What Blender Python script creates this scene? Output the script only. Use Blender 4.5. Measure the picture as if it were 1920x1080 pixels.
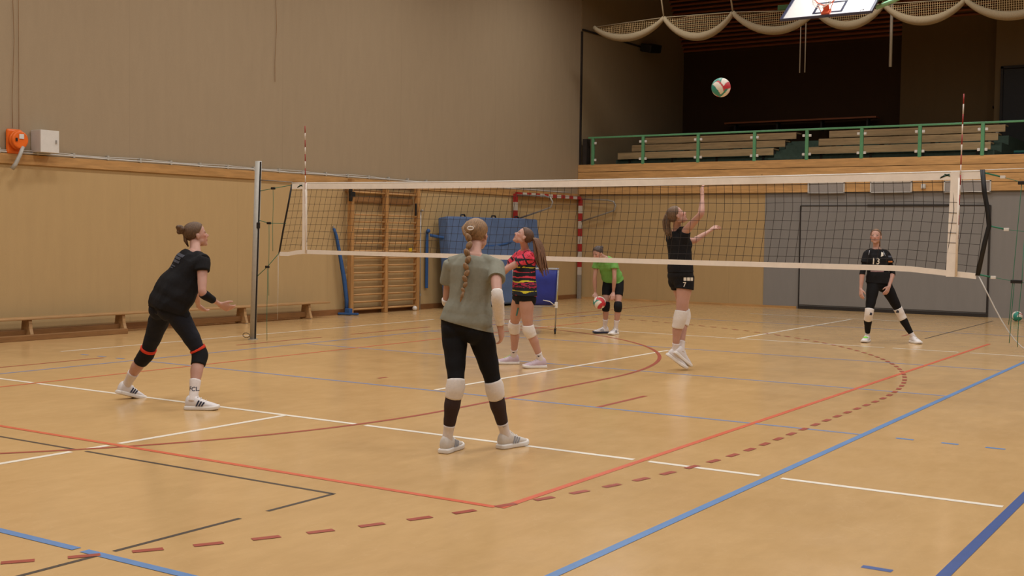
import bpy, bmesh, math, random
import numpy as np
from mathutils import Vector, Matrix, noise
from mathutils.bvhtree import BVHTree
random.seed(7)
np.random.seed(7)
for o in list(bpy.data.objects):
    bpy.data.objects.remove(o)
scene = bpy.context.scene
COL = scene.collection

# ---------------- camera ----------------
F_PX, PITCH, ROLL, YAW = 2212.286, 0.0437957, 0.0135035, -0.5757865
CAM = np.array([7.2825, -12.6447, 1.58997])
_c, _s = math.cos(YAW), math.sin(YAW)
FW = np.array([_s * math.cos(PITCH), _c * math.cos(PITCH), -math.sin(PITCH)])
_rt = np.array([_c, -_s, 0.0])
_up = np.cross(_rt, FW)
RT = _rt * math.cos(ROLL) + _up * math.sin(ROLL)
UP = -_rt * math.sin(ROLL) + _up * math.cos(ROLL)
cam_data = bpy.data.cameras.new('camera')
cam = bpy.data.objects.new('camera', cam_data)
COL.objects.link(cam)
cam.matrix_world = Matrix(((RT[0], UP[0], -FW[0], CAM[0]), (RT[1], UP[1], -FW[1], CAM[1]),
                           (RT[2], UP[2], -FW[2], CAM[2]), (0, 0, 0, 1)))
cam_data.sensor_width = 36.0
cam_data.lens = F_PX / 1920.0 * 36.0
cam_data.clip_end = 200
scene.camera = cam

# ---------------- world, exposure ----------------
scene.view_settings.view_transform = 'Standard'
scene.view_settings.look = 'None'
scene.view_settings.gamma = 1.0
scene.view_settings.exposure = 0.0
scene.view_settings.use_curve_mapping = False
world = bpy.data.worlds.new('hall_world')
scene.world = world
world.use_nodes = True
world.node_tree.nodes['Background'].inputs[0].default_value = (0.9, 0.85, 0.75, 1)
world.node_tree.nodes['Background'].inputs[1].default_value = 0.02

# ---------------- ceiling lamps: louvred strip lights in rows ----------------
LAMPS = []
LAMP_Z = 8.62
for lx in (-5.0, 0.5, 6.0, 11.5):
    for ly in (-12.0, -7.6, -3.2, 1.2, 5.6, 10.6):
        LAMPS.append((lx, ly))
LAMP_W = 111.0
for lx, ly in LAMPS:
    ld = bpy.data.lights.new('strip_light_lamp', 'AREA')
    ld.shape = 'RECTANGLE'
    ld.size = 0.5
    ld.size_y = 1.5
    ld.energy = LAMP_W
    ld.color = (1.0, 0.97, 0.925)
    ld.spread = math.radians(160)
    lo = bpy.data.objects.new('strip_light_lamp', ld)
    lo.location = (lx, ly, LAMP_Z - 0.08)
    COL.objects.link(lo)

# ---------------- helpers ----------------
def lin(c):
    c = c / 255.0
    return c / 12.92 if c <= 0.04045 else ((c + 0.055) / 1.055) ** 2.4

def rgb(r, g, b):
    return (lin(r), lin(g), lin(b), 1.0)

def tag(o, label=None, cat=None, group=None, kind=None):
    if label: o['label'] = label
    if cat: o['category'] = cat
    if group: o['group'] = group
    if kind: o['kind'] = kind
    return o

def empty(name, loc=(0, 0, 0), rz=0.0, label=None, cat=None, group=None):
    o = bpy.data.objects.new(name, None)
    o.location = loc
    o.rotation_euler = (0, 0, rz)
    o.empty_display_size = 0.1
    COL.objects.link(o)
    return tag(o, label, cat, group)

def new_mat(name, col, rough=0.6, spec=0.5, metal=0.0):
    m = bpy.data.materials.new(name)
    m.use_nodes = True
    b = m.node_tree.nodes['Principled BSDF']
    b.inputs['Base Color'].default_value = col
    b.inputs['Roughness'].default_value = rough
    b.inputs['Specular IOR Level'].default_value = spec
    b.inputs['Metallic'].default_value = metal
    return m

class NT:
    def __init__(s, m):
        s.t = m.node_tree
        s.b = s.t.nodes['Principled BSDF']
    def n(s, typ, **kw):
        x = s.t.nodes.new(typ)
        for k, v in kw.items():
            setattr(x, k, v)
        return x
    def l(s, a, b):
        s.t.links.new(a, b)
    def coords(s, scale=(1, 1, 1), kind='Object'):
        tc = s.n('ShaderNodeTexCoord')
        mp = s.n('ShaderNodeMapping')
        mp.inputs['Scale'].default_value = scale
        s.l(tc.outputs[kind], mp.inputs['Vector'])
        return mp.outputs['Vector']
    def noise(s, vec, scale, detail=4, rough=0.5):
        x = s.n('ShaderNodeTexNoise')
        x.inputs['Scale'].default_value = scale
        x.inputs['Detail'].default_value = detail
        x.inputs['Roughness'].default_value = rough
        s.l(vec, x.inputs['Vector'])
        return x.outputs['Fac']
    def ramp(s, fac, stops):
        x = s.n('ShaderNodeValToRGB')
        el = x.color_ramp.elements
        el[0].position, el[0].color = stops[0]
        el[1].position, el[1].color = stops[-1]
        for p, c in stops[1:-1]:
            e = el.new(p)
            e.color = c
        s.l(fac, x.inputs['Fac'])
        return x.outputs['Color']
    def mix(s, fac, a, b, mode='MIX'):
        x = s.n('ShaderNodeMix', data_type='RGBA', blend_type=mode)
        if isinstance(fac, (int, float)): x.inputs[0].default_value = fac
        else: s.l(fac, x.inputs[0])
        for i, v in ((6, a), (7, b)):
            if isinstance(v, tuple): x.inputs[i].default_value = v
            else: s.l(v, x.inputs[i])
        return x.outputs[2]
    def bump(s, h, strength=0.2, dist=0.01):
        x = s.n('ShaderNodeBump')
        x.inputs['Strength'].default_value = strength
        x.inputs['Distance'].default_value = dist
        s.l(h, x.inputs['Height'])
        s.l(x.outputs['Normal'], s.b.inputs['Normal'])

def mottled(name, col, amount=0.12, scale=8.0, rough=0.7, spec=0.4, stretch=(1, 1, 1), bump=0.0, metal=0.0, bscale=None):
    m = new_mat(name, col, rough, spec, metal)
    t = NT(m)
    v = t.coords(stretch)
    f = t.noise(v, scale, 5, 0.6)
    lo = tuple(c * (1 - amount) for c in col[:3]) + (1,)
    hi = tuple(min(1, c * (1 + amount)) for c in col[:3]) + (1,)
    t.l(t.ramp(f, [(0.3, lo), (0.7, hi)]), t.b.inputs['Base Color'])
    if bump:
        t.bump(t.noise(v, bscale or scale * 3, 4), bump)
    return m

def attr_mat(name, rough=0.6, spec=0.3, sss=0.0, grain=0.06, gscale=60.0, bump=0.0):
    m = new_mat(name, (1, 1, 1, 1), rough, spec)
    t = NT(m)
    a = t.n('ShaderNodeAttribute', attribute_name='tint')
    v = t.coords()
    f = t.noise(v, gscale, 3)
    r = t.ramp(f, [(0.3, (1 - grain,) * 3 + (1,)), (0.7, (1 + 0 * grain,) * 3 + (1,))])
    t.l(t.mix(1.0, a.outputs['Color'], r, 'MULTIPLY'), t.b.inputs['Base Color'])
    if sss:
        t.b.inputs['Subsurface Weight'].default_value = sss
        t.b.inputs['Subsurface Radius'].default_value = (0.012, 0.006, 0.004)
    if bump:
        t.bump(f, bump, 0.003)
    return m

class MB:
    """collects shapes in one bmesh and links them as one mesh object"""
    def __init__(s):
        s.bm = bmesh.new()
    def box(s, c, size, rot=None, mi=0):
        r = bmesh.ops.create_cube(s.bm, size=1.0)
        M = Matrix.Translation(Vector(c)) @ (rot.to_4x4() if rot is not None else Matrix.Identity(4)) @ Matrix.Diagonal((size[0], size[1], size[2], 1))
        bmesh.ops.transform(s.bm, matrix=M, verts=r['verts'])
        if mi:
            for f in {f for v in r['verts'] for f in v.link_faces}: f.material_index = mi
        return s
    def quad(s, pts, mi=0):
        vs = [s.bm.verts.new(p) for p in pts]
        f = s.bm.faces.new(vs)
        f.material_index = mi
        return s
    def loft(s, rings, cap=True, closed=False, mi=0):
        R = [[s.bm.verts.new(tuple(p)) for p in r] for r in rings]
        n = len(R[0])
        m = len(R)
        for i in range(m if closed else m - 1):
            a, b = R[i], R[(i + 1) % m]
            for j in range(n):
                try:
                    f = s.bm.faces.new((a[j], a[(j + 1) % n], b[(j + 1) % n], b[j]))
                    f.material_index = mi
                    f.smooth = True
                except ValueError:
                    pass
        if cap and not closed:
            f = s.bm.faces.new(R[0][::-1]); f.material_index = mi
            f = s.bm.faces.new(R[-1]); f.material_index = mi
        return s
    def tube(s, pts, r, n=8, cap=True, closed=False, mi=0):
        P = np.array([list(p) for p in pts], float)
        m = len(P)
        rr = r if hasattr(r, '__len__') else [r] * m
        rings = []
        prev = None
        for i in range(m):
            if closed: t = P[(i + 1) % m] - P[i - 1]
            else: t = P[min(i + 1, m - 1)] - P[max(i - 1, 0)]
            t = t / (np.linalg.norm(t) + 1e-12)
            if prev is None:
                a = np.array([0, 0, 1.0]) if abs(t[2]) < 0.9 else np.array([1.0, 0, 0])
                u = np.cross(a, t)
            else:
                u = prev - t * (prev @ t)
            u /= np.linalg.norm(u)
            prev = u
            v = np.cross(t, u)
            rings.append([P[i] + rr[i] * (math.cos(2 * math.pi * k / n) * u + math.sin(2 * math.pi * k / n) * v) for k in range(n)])
        return s.loft(rings, cap, closed, mi)
    def ell(s, c, r, rot=None, seg=20, mi=0):
        q = bmesh.ops.create_uvsphere(s.bm, u_segments=seg, v_segments=max(8, seg // 2 + 2), radius=1.0)
        R = rot.to_4x4() if rot is not None else Matrix.Identity(4)
        M = Matrix.Translation(Vector(c)) @ R @ Matrix.Diagonal((r[0], r[1], r[2], 1))
        bmesh.ops.transform(s.bm, matrix=M, verts=q['verts'])
        for f in {f for v in q['verts'] for f in v.link_faces}:
            f.smooth = True
            f.material_index = mi
        return s
    def cyl(s, a, b, r, n=20, mi=0):
        return s.tube([a, b], r, n, mi=mi)
    def torus(s, c, R, r, axis='z', n=24, m=8, mi=0):
        pts = []
        for i in range(n):
            t = 2 * math.pi * i / n
            x, y = R * math.cos(t), R * math.sin(t)
            p = {'z': (x, y, 0), 'x': (0, x, y), 'y': (x, 0, y)}[axis]
            pts.append((c[0] + p[0], c[1] + p[1], c[2] + p[2]))
        return s.tube(pts, r, m, closed=True, mi=mi)
    def build(s, name, mats, parent=None, bevel=0.0, smooth=None, recalc=True):
        if recalc:
            bmesh.ops.recalc_face_normals(s.bm, faces=s.bm.faces)
        me = bpy.data.meshes.new(name)
        s.bm.to_mesh(me)
        s.bm.free()
        for m in (mats if isinstance(mats, (list, tuple)) else [mats]):
            me.materials.append(m)
        if smooth is not None:
            me.polygons.foreach_set('use_smooth', [smooth] * len(me.polygons))
        o = bpy.data.objects.new(name, me)
        COL.objects.link(o)
        if parent is not None: o.parent = parent
        if bevel:
            b = o.modifiers.new('bevel', 'BEVEL')
            b.width = bevel
            b.segments = 2
            b.limit_method = 'ANGLE'
        return o

def struct(o, label=None):
    o['kind'] = 'structure'
    return o

def copy_tree(o, parent=None):
    c = o.copy()
    COL.objects.link(c)
    if parent is not None: c.parent = parent
    for ch in list(o.children):
        copy_tree(ch, c)
    return c

# frame of the left wall: u runs along the wall, d out of it
TH = math.atan(0.0235)
WU = np.array([math.sin(TH), math.cos(TH), 0])
WD = np.array([math.cos(TH), -math.sin(TH), 0])
def LW(u, d=0.0, z=0.0):
    p = np.array([-8.3, 0, 0]) + WU * u + WD * d
    return (p[0], p[1], z)

def font_mesh(txt, size, depth=0.0):
    cu = bpy.data.curves.new('lettering', 'FONT')
    cu.body = txt
    cu.size = size
    cu.align_x = 'CENTER'
    cu.align_y = 'CENTER'
    cu.resolution_u = 3
    cu.offset = size * 0.012
    o = bpy.data.objects.new('lettering', cu)
    COL.objects.link(o)
    dg = bpy.context.evaluated_depsgraph_get()
    me = bpy.data.meshes.new_from_object(o.evaluated_get(dg))
    bpy.data.objects.remove(o)
    bpy.data.curves.remove(cu)
    return me

# ---------------- materials of the hall ----------------
M = {}
# floor: tan linoleum, soft gloss, faint mottling and scuffs
m = new_mat('floor_linoleum', rgb(203, 166, 118), 0.24, 0.45)
t = NT(m)
v = t.coords()
big = t.noise(v, 0.55, 5, 0.6)
fine = t.noise(t.coords((1, 0.35, 1)), 9.0, 6, 0.65)
c1 = t.ramp(big, [(0.30, rgb(197, 160, 110)), (0.5, rgb(204, 167, 116)), (0.72, rgb(210, 173, 122))])
c2 = t.ramp(fine, [(0.3, (0.90, 0.89, 0.86, 1)), (0.7, (1, 1, 1, 1))])
cc = t.mix(1.0, c1, c2, 'MULTIPLY')
sc = t.n('ShaderNodeTexNoise'); sc.inputs['Scale'].default_value = 1.3; sc.inputs['Detail'].default_value = 9; sc.inputs['Distortion'].default_value = 2.5
t.l(v, sc.inputs['Vector'])
scr = t.ramp(sc.outputs['Fac'], [(0.493, (0, 0, 0, 1)), (0.5, (0.16, 0.16, 0.16, 1)), (0.507, (0, 0, 0, 1))])
cc = t.mix(scr, cc, rgb(218, 186, 142))
t.l(cc, t.b.inputs['Base Color'])
rr = t.ramp(t.noise(v, 3.0, 5), [(0.3, (0.16,) * 3 + (1,)), (0.7, (0.23,) * 3 + (1,))])
t.l(rr, t.b.inputs['Roughness'])
t.bump(t.noise(v, 2.2, 3), 0.06, 0.02)
M['floor'] = m
def line_mat(name, col):
    return mottled(name, col, 0.07, 14, 0.34, 0.4)
M['l_white'] = line_mat('line_white', rgb(232, 224, 210))
M['l_blue'] = line_mat('line_blue', rgb(98, 136, 186))
M['l_pale'] = line_mat('line_pale_blue', rgb(122, 138, 174))
M['l_red'] = line_mat('line_red', rgb(208, 100, 72))
M['l_dark'] = line_mat('line_dark_red', rgb(160, 76, 62))
M['l_black'] = line_mat('line_black', rgb(72, 66, 62))
M['l_navy'] = line_mat('line_navy', rgb(62, 88, 146))

def wall_mat(name, col, seam=1.2, axis=1, dark=0.86, amount=0.025, streak=(1, 1, 0.18)):
    m = new_mat(name, col, 0.85, 0.2)
    t = NT(m)
    v = t.coords(streak)
    f = t.noise(v, 7.0, 6, 0.65)
    f2 = t.noise(t.coords(), 90.0, 3, 0.6)
    lo = tuple(c * (1 - amount * 1.6) for c in col[:3]) + (1,)
    hi = tuple(c * (1 + amount) for c in col[:3]) + (1,)
    base = t.ramp(f, [(0.3, lo), (0.7, hi)])
    base = t.mix(1.0, base, t.ramp(f2, [(0.3, (0.93, 0.93, 0.93, 1)), (0.7, (1, 1, 1, 1))]), 'MULTIPLY')
    if seam:
        tc = t.n('ShaderNodeTexCoord'); sx = t.n('ShaderNodeSeparateXYZ')
        t.l(tc.outputs['Object'], sx.inputs[0])
        d = t.n('ShaderNodeMath', operation='PINGPONG'); d.inputs[1].default_value = seam / 2
        t.l(sx.outputs[axis], d.inputs[0])
        k = t.n('ShaderNodeMath', operation='LESS_THAN'); k.inputs[1].default_value = 0.006
        t.l(d.outputs[0], k.inputs[0])
        base = t.mix(k.outputs[0], base, tuple(c * dark for c in col[:3]) + (1,))
    t.l(base, t.b.inputs['Base Color'])
    t.bump(f2, 0.08, 0.004)
    return m
M['w_up'] = wall_mat('wall_upper_grey_beige', rgb(162, 143, 117), 3.4, 1)
M['w_lo'] = wall_mat('wall_lower_ochre', rgb(188, 159, 114), 2.3, 1)
M['w_far'] = wall_mat('wall_far_beige', rgb(184, 155, 110), 1.9, 0)
M['w_grey'] = wall_mat('wall_grey_panels', rgb(138, 134, 130), 0, 0)
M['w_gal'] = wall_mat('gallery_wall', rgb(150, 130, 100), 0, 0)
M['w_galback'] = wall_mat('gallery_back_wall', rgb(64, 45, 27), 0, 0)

def wood_mat(name, col, along='x', rough=0.5, knots=False, amount=0.22, scale=1.0, spec=0.35):
    m = new_mat(name, col, rough, spec)
    t = NT(m)
    st = {'x': (0.12, 1, 1), 'y': (1, 0.12, 1), 'z': (1, 1, 0.12)}[along]
    v = t.coords(tuple(s * scale for s in st))
    f = t.noise(v, 22, 6, 0.6)
    lo = tuple(c * (1 - amount) for c in col[:3]) + (1,)
    hi = tuple(min(1, c * (1 + amount * 0.7)) for c in col[:3]) + (1,)
    base = t.ramp(f, [(0.3, lo), (0.7, hi)])
    f3 = t.noise(t.coords(tuple(s * scale for s in {'x': (0.2, 1, 5), 'y': (1, 0.2, 5), 'z': (5, 5, 0.2)}[along])), 1.4, 2)
    base = t.mix(1.0, base, t.ramp(f3, [(0.35, (0.86, 0.84, 0.8, 1)), (0.65, (1, 1, 1, 1))]), 'MULTIPLY')
    if knots:
        vo = t.n('ShaderNodeTexVoronoi'); vo.inputs['Scale'].default_value = 2.6
        t.l(t.coords((0.7, 1, 2.2)), vo.inputs['Vector'])
        k = t.ramp(vo.outputs['Distance'], [(0.035, (1, 1, 1, 1)), (0.07, (0, 0, 0, 1))])
        base = t.mix(k, base, tuple(c * 0.35 for c in col[:3]) + (1,))
    t.l(base, t.b.inputs['Base Color'])
    t.bump(f, 0.06, 0.004)
    return m
M['strip'] = wood_mat('wood_strip', rgb(190, 146, 92), 'y')
M['fascia'] = wood_mat('knotty_pine', rgb(206, 160, 104), 'x', knots=True)
M['soffit'] = wood_mat('dark_slats', rgb(150, 84, 46), 'x')
M['bars'] = wood_mat('wall_bar_wood', rgb(182, 136, 84), 'z')
M['rung'] = wood_mat('rung_wood', rgb(194, 150, 98), 'y')
M['bench'] = wood_mat('bench_wood', rgb(182, 144, 100), 'y')
M['beam'] = wood_mat('bench_beam', rgb(146, 106, 66), 'y')
M['seat'] = wood_mat('tribune_seat_wood', rgb(208, 174, 130), 'x')
M['base'] = wood_mat('baseboard_wood', rgb(140, 96, 58), 'y')
M['basef'] = wood_mat('baseboard_pale', rgb(196, 152, 98), 'x')
M['alu'] = mottled('aluminium', rgb(172, 168, 160), 0.06, 20, 0.42, 0.5)
M['steel'] = mottled('steel', rgb(158, 154, 148), 0.06, 20, 0.35, 0.5, metal=0.3)
M['black'] = mottled('black_plastic', rgb(28, 26, 26), 0.2, 20, 0.5)
M['dark'] = mottled('dark_trim', rgb(44, 38, 34), 0.2, 20, 0.6)
M['green'] = mottled('green_paint', rgb(92, 150, 108), 0.08, 12, 0.4)
M['deepgreen'] = mottled('dark_green_paint', rgb(52, 84, 44), 0.12, 12, 0.6)
M['mint'] = mottled('mint_paint', rgb(150, 200, 160), 0.08, 12, 0.5)
M['step'] = mottled('step_dark_green', rgb(74, 92, 80), 0.15, 10, 0.8)
M['white'] = mottled('white_plastic', rgb(214, 210, 204), 0.04, 12, 0.45)
M['offwhite'] = mottled('off_white_metal', rgb(196, 192, 186), 0.04, 6, 0.45)
M['orange'] = mottled('orange_plastic', rgb(228, 106, 28), 0.08, 12, 0.4)
M['grille'] = mottled('vent_grille', rgb(160, 154, 150), 0.05, 30, 0.5)

# ---------------- floor with its court lines ----------------
fb = MB()
fb.quad([(-9.2, -17, 0), (24, -17, 0), (24, 14.05, 0), (-9.2, 14.05, 0)])
def strip(x0, y0, x1, y1, w, mi, z=0.0012):
    dx, dy = x1 - x0, y1 - y0
    L = math.hypot(dx, dy)
    nx, ny = -dy / L * w / 2, dx / L * w / 2
    fb.quad([(x0 - nx, y0 - ny, z), (x1 - nx, y1 - ny, z), (x1 + nx, y1 + ny, z), (x0 + nx, y0 + ny, z)], mi)
W_, BL, PB, RD, DR, BK, NV = 1, 2, 3, 4, 5, 6, 7
G = 0.045
# white volleyball field lying across the hall
def hgap(y, xs, w, mi, z=0.0012):
    for a, b in xs: strip(a, y, b, y, w, mi, z)
def vgap(x, ys, w, mi, z=0.0012):
    for a, b in ys: strip(x, a, x, b, w, mi, z)
hgap(-5.105, [(-9, -3.54), (-3.45, 0.84), (0.95, 3.45), (3.57, 4.40), (4.55, 5.94)], 0.056, W_)
hgap(5.17, [(-4.4, 0.0), (0.10, 2.38), (2.50, 3.44), (3.6, 5.9), (6.1, 14)], 0.05, W_)
vgap(0.052, [(-17, -7.30), (-7.15, -6.98), (-6.88, -5.13), (-2.93, 2.60), (5.12, 7.0), (7.05, 11.17)], 0.056, W_)
vgap(-6.065, [(-2.93, 5.22), (5.5, 5.62)], 0.05, W_)
hgap(11.35, [(-2.2, 1.2)], 0.05, W_)
# blue volleyball court of the net
hgap(-2.985, [(-4.45, 4.45)], 0.05, PB, 0.0010)
hgap(-2.985, [(4.736, 4.876), (5.091, 5.22), (5.422, 5.567), (5.78, 5.92), (-4.876, -4.736), (-5.23, -5.09), (-5.57, -5.43)], 0.05, BL)
hgap(0.0, [(-4.45, 4.45)], 0.05, PB, 0.0010)
hgap(2.985, [(-4.45, 4.45)], 0.05, PB, 0.0010)
hgap(-8.93, [(-4.5, 2.30), (2.36, 4.5)], 0.055, BL, 0.0022)
hgap(8.93, [(-4.5, 4.5)], 0.05, PB)
vgap(4.475, [(-8.95, 8.95)], 0.055, BL, 0.0022)
vgap(-4.485, [(-8.95, 8.95)], 0.05, PB)
hgap(-6.915, [(5.626, 5.772)], 0.05, NV)
vgap(5.995, [(-17, 14)], 0.06, NV, 0.0024)
# red field
hgap(-6.93, [(-3.5, 3.475)], 0.05, RD, 0.0018)
vgap(3.515, [(-6.93, 6.96)], 0.05, RD, 0.0018)
vgap(-3.498, [(-6.93, 6.96)], 0.045, RD, 0.0014)
vgap(2.01, [(7.55, 8.2)], 0.04, DR)
# black field
hgap(-7.225, [(-9, -0.02), (0.12, 2.49)], 0.03, BK, 0.0011)
vgap(2.483, [(-17, -8.95), (-8.85, -8.0), (-7.79, -7.23)], 0.03, BK, 0.0011)
vgap(2.455, [(7.28, 12.8)], 0.03, BK)
# handball zones at the left goal
GX, GY = -4.996, -2.469
vgap(GX - 0.03, [(-17, GY - 0.6), (GY + 1.65, 0.95), (1.64, 3.72), (4.0, 14)], 0.05, DR)
vgap(GX + 7 - 0.025, [(GY - 0.5, GY + 0.5)], 0.05, DR)
vgap(GX + 4 - 0.025, [(GY - 0.075, GY + 0.075)], 0.05, DR)
def zone_pt(R, s):
    # arc length s measured from the axis point, positive towards +y
    sg = 1 if s >= 0 else -1
    a = abs(s)
    if a <= 1.5: return GX + R, GY + sg * a
    th = (a - 1.5) / R
    return GX + R * math.cos(th), GY + sg * (1.5 + R * math.sin(th))
def arc_strip(R, s0, s1, w, mi, n, z=0.0016):
    for i in range(n):
        a, b = s0 + (s1 - s0) * i / n, s0 + (s1 - s0) * (i + 1) / n
        pts = []
        for s, rr_ in ((a, R - w), (b, R - w), (b, R), (a, R)):
            sc_ = 1.5 + (abs(s) - 1.5) * (rr_ / R) if abs(s) > 1.5 else abs(s)
            x, y = zone_pt(rr_, math.copysign(sc_, s))
            pts.append((x, y, z))
        fb.quad(pts, mi)
arc_strip(6.0, -1.5 - 6 * math.pi / 2, 1.5 + 6 * math.pi / 2, 0.05, DR, 120)
s9 = -1.5 - 9 * math.pi / 2
# phase from the dashes near the camera
ph = -(1.5 + 9 * math.asin(min(1, (-(-8.755) + GY - 1.5) / 9)))
k0 = int((s9 - ph) / 0.30)
k = k0
while ph + k * 0.30 < 1.5 + 9 * math.pi / 2:
    s = ph + k * 0.30
    arc_strip(9.0, s - 0.075, s + 0.075, 0.05, DR, 1, 0.0026)
    k += 1
fl = fb.build('floor', [M['floor'], M['l_white'], M['l_blue'], M['l_pale'], M['l_red'], M['l_dark'], M['l_black'], M['l_navy']], recalc=False)
for p in fl.data.polygons:
    if p.normal.z < 0: p.flip()
struct(fl)

# ---------------- walls ----------------
YF = 14.0
def wall_panel(name, mat_, u0, u1, z0, z1, d0=-0.25, d1=0.0):
    b = MB()
    b.box(((d0 + d1) / 2, (u0 + u1) / 2, (z0 + z1) / 2), (d1 - d0, u1 - u0, z1 - z0))
    o = b.build(name, mat_)
    o.location = LW(0, 0, 0)
    o.rotation_euler = (0, 0, -TH)
    return struct(o)
wall_panel('wall_left', M['w_lo'], -17.0, YF, 0, 2.56)
wall_panel('wall_left_upper', M['w_up'], -17.0, YF, 2.56, 9.0, -0.25, -0.015)
tr = wall_panel('trim_1', M['strip'], -17.0, YF, 2.555, 2.70, -0.02, 0.035)
wall_panel('baseboard_left', M['base'], -17.0, YF, 0.0, 0.11, -0.01, 0.022)

def sbox(name, mat_, x0, x1, y0, y1, z0, z1, bevel=0.0):
    b = MB()
    b.box(((x0 + x1) / 2, (y0 + y1) / 2, (z0 + z1) / 2), (x1 - x0, y1 - y0, z1 - z0))
    return struct(b.build(name, mat_, bevel=bevel))
sbox('wall_far', M['w_far'], -8.2, -2.92, YF, YF + 0.25, 0, 2.69)
sbox('wall_far_grey', M['w_grey'], -2.92, 24, YF - 0.012, YF + 0.25, 0, 2.69)
sbox('baseboard_far', M['basef'], -7.97, -2.1, YF - 0.03, YF, 0, 0.05)
# fascia of four knotty boards
b = MB()
zs = [2.69, 2.885, 3.075, 3.265, 3.46]
for i in range(4):
    b.box((8.0, YF - 0.05, (zs[i] + zs[i + 1]) / 2), (31.96, 0.05, zs[i + 1] - zs[i] - 0.012))
b.box((8.0, YF - 0.02, 3.07), (31.96, 0.03, 0.76), mi=1)
struct(b.build('trim_2', [M['fascia'], M['dark']]))
sbox('floor_gallery', M['step'], -8.1, 24, YF - 0.01, 20.2, 3.25, 3.44)
# gallery walls
b = MB()
b.box((-0.125, 17.1, 6.2), (0.25, 6.2, 5.6))
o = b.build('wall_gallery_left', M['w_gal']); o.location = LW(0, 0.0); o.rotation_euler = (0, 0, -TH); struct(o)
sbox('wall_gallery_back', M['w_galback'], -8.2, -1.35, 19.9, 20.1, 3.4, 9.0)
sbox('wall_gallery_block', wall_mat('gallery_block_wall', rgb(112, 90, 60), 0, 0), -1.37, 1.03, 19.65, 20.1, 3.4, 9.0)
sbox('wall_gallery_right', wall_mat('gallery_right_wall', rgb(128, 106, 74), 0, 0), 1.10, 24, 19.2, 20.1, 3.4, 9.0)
# ceiling: sloping slatted soffit over the gallery, flat slats over the hall
b = MB()
sl = 1.32
y, z = 19.95, 7.02
n = 0
while z < 9.0:
    b.box((8.0, y, z + 0.05), (32.4, 0.055, 0.085), Matrix.Rotation(-math.atan(sl), 3, 'X'))
    y -= 0.082; z += 0.082 * sl
    n += 1
b.quad([(-8.3, 20.0, 7.12), (24, 20.0, 7.12), (24, 18.4, 9.23), (-8.3, 18.4, 9.23)], 1)
struct(b.build('ceiling_gallery', [M['soffit'], M['dark']]))
sbox('ceiling', mottled('ceiling_boards', rgb(120, 92, 68), 0.1, 3, 0.8), -9.2, 24, -17.2, 20.1, 9.0, 9.2)
sbox('wall_front', M['w_up'], -9.2, 24, -17.2, -17.0, 0, 9.0)
sbox('wall_right', M['w_up'], 24, 24.2, -17.2, 20.1, 0, 9.0)
# dark edge profile where the hall wall ends
b = MB()
b.box((0.0, YF, 5.0), (0.05, 0.05, 3.76))
b.box((0.02, YF + 1.65, 6.93), (0.04, 3.3, 0.04))
o = b.build('trim_3', M['dark']); o.location = LW(0, 0.0); o.rotation_euler = (0, 0, -TH); struct(o)
# door in the grey wall
d = MB()
dx0, dx1, dz = -2.05, 2.10, 2.385
yy = YF - 0.02
d.box(((dx0 + dx1) / 2, yy - 0.006, dz / 2 + 0.05), (dx1 - dx0 - 0.04, 0.016, dz - 0.10))
for a, bb in ((dx0, 0.02), (dx1, 0.035)):
    d.box((a, yy - 0.008, dz / 2), (bb, 0.03, dz), mi=1)
d.box(((dx0 + dx1) / 2, yy - 0.008, dz), (dx1 - dx0, 0.03, 0.022), mi=1)
d.box(((dx0 + dx1) / 2 + 0.35, yy - 0.012, dz + 0.004), (1.75, 0.04, 0.045), mi=1)
d.box(((dx0 + dx1) / 2, yy - 0.015, 0.035), (dx1 - dx0, 0.04, 0.075), mi=1)
struct(d.build('door_1', [M['w_grey'], M['dark']]))

# ---------------- lamps on the ceiling ----------------
glow = bpy.data.materials.new('lamp_diffuser')
glow.use_nodes = True
gb = glow.node_tree.nodes['Principled BSDF']
gb.inputs['Emission Color'].default_value = (1.0, 0.90, 0.78, 1)
gb.inputs['Emission Strength'].default_value = 6.0
proto = empty('ceiling_light', (0, 0, 0), 0, 'grey louvred strip light hanging under the hall ceiling', 'lamp', 'strip lights under the hall ceiling')
b = MB()
b.box((0, 0, 0.08), (0.62, 1.62, 0.10))
for sx in (-0.29, 0.29): b.box((sx, 0, 0.0), (0.03, 1.62, 0.10))
for i in range(9): b.box((0, -0.72 + i * 0.18, 0.0), (0.58, 0.012, 0.06))
b.cyl((0, -0.6, 0.12), (0, -0.6, 0.38), 0.01, 6); b.cyl((0, 0.6, 0.12), (0, 0.6, 0.38), 0.01, 6)
b.build('housing', M['offwhite'], proto)
b = MB()
for sx in (-0.14, 0.14): b.cyl((sx, -0.72, 0.045), (sx, 0.72, 0.045), 0.016, 8)
b.build('tube', glow, proto)
for i, (lx, ly) in enumerate(LAMPS):
    o = proto if i == 0 else copy_tree(proto)
    o.location = (lx, ly, LAMP_Z)

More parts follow.
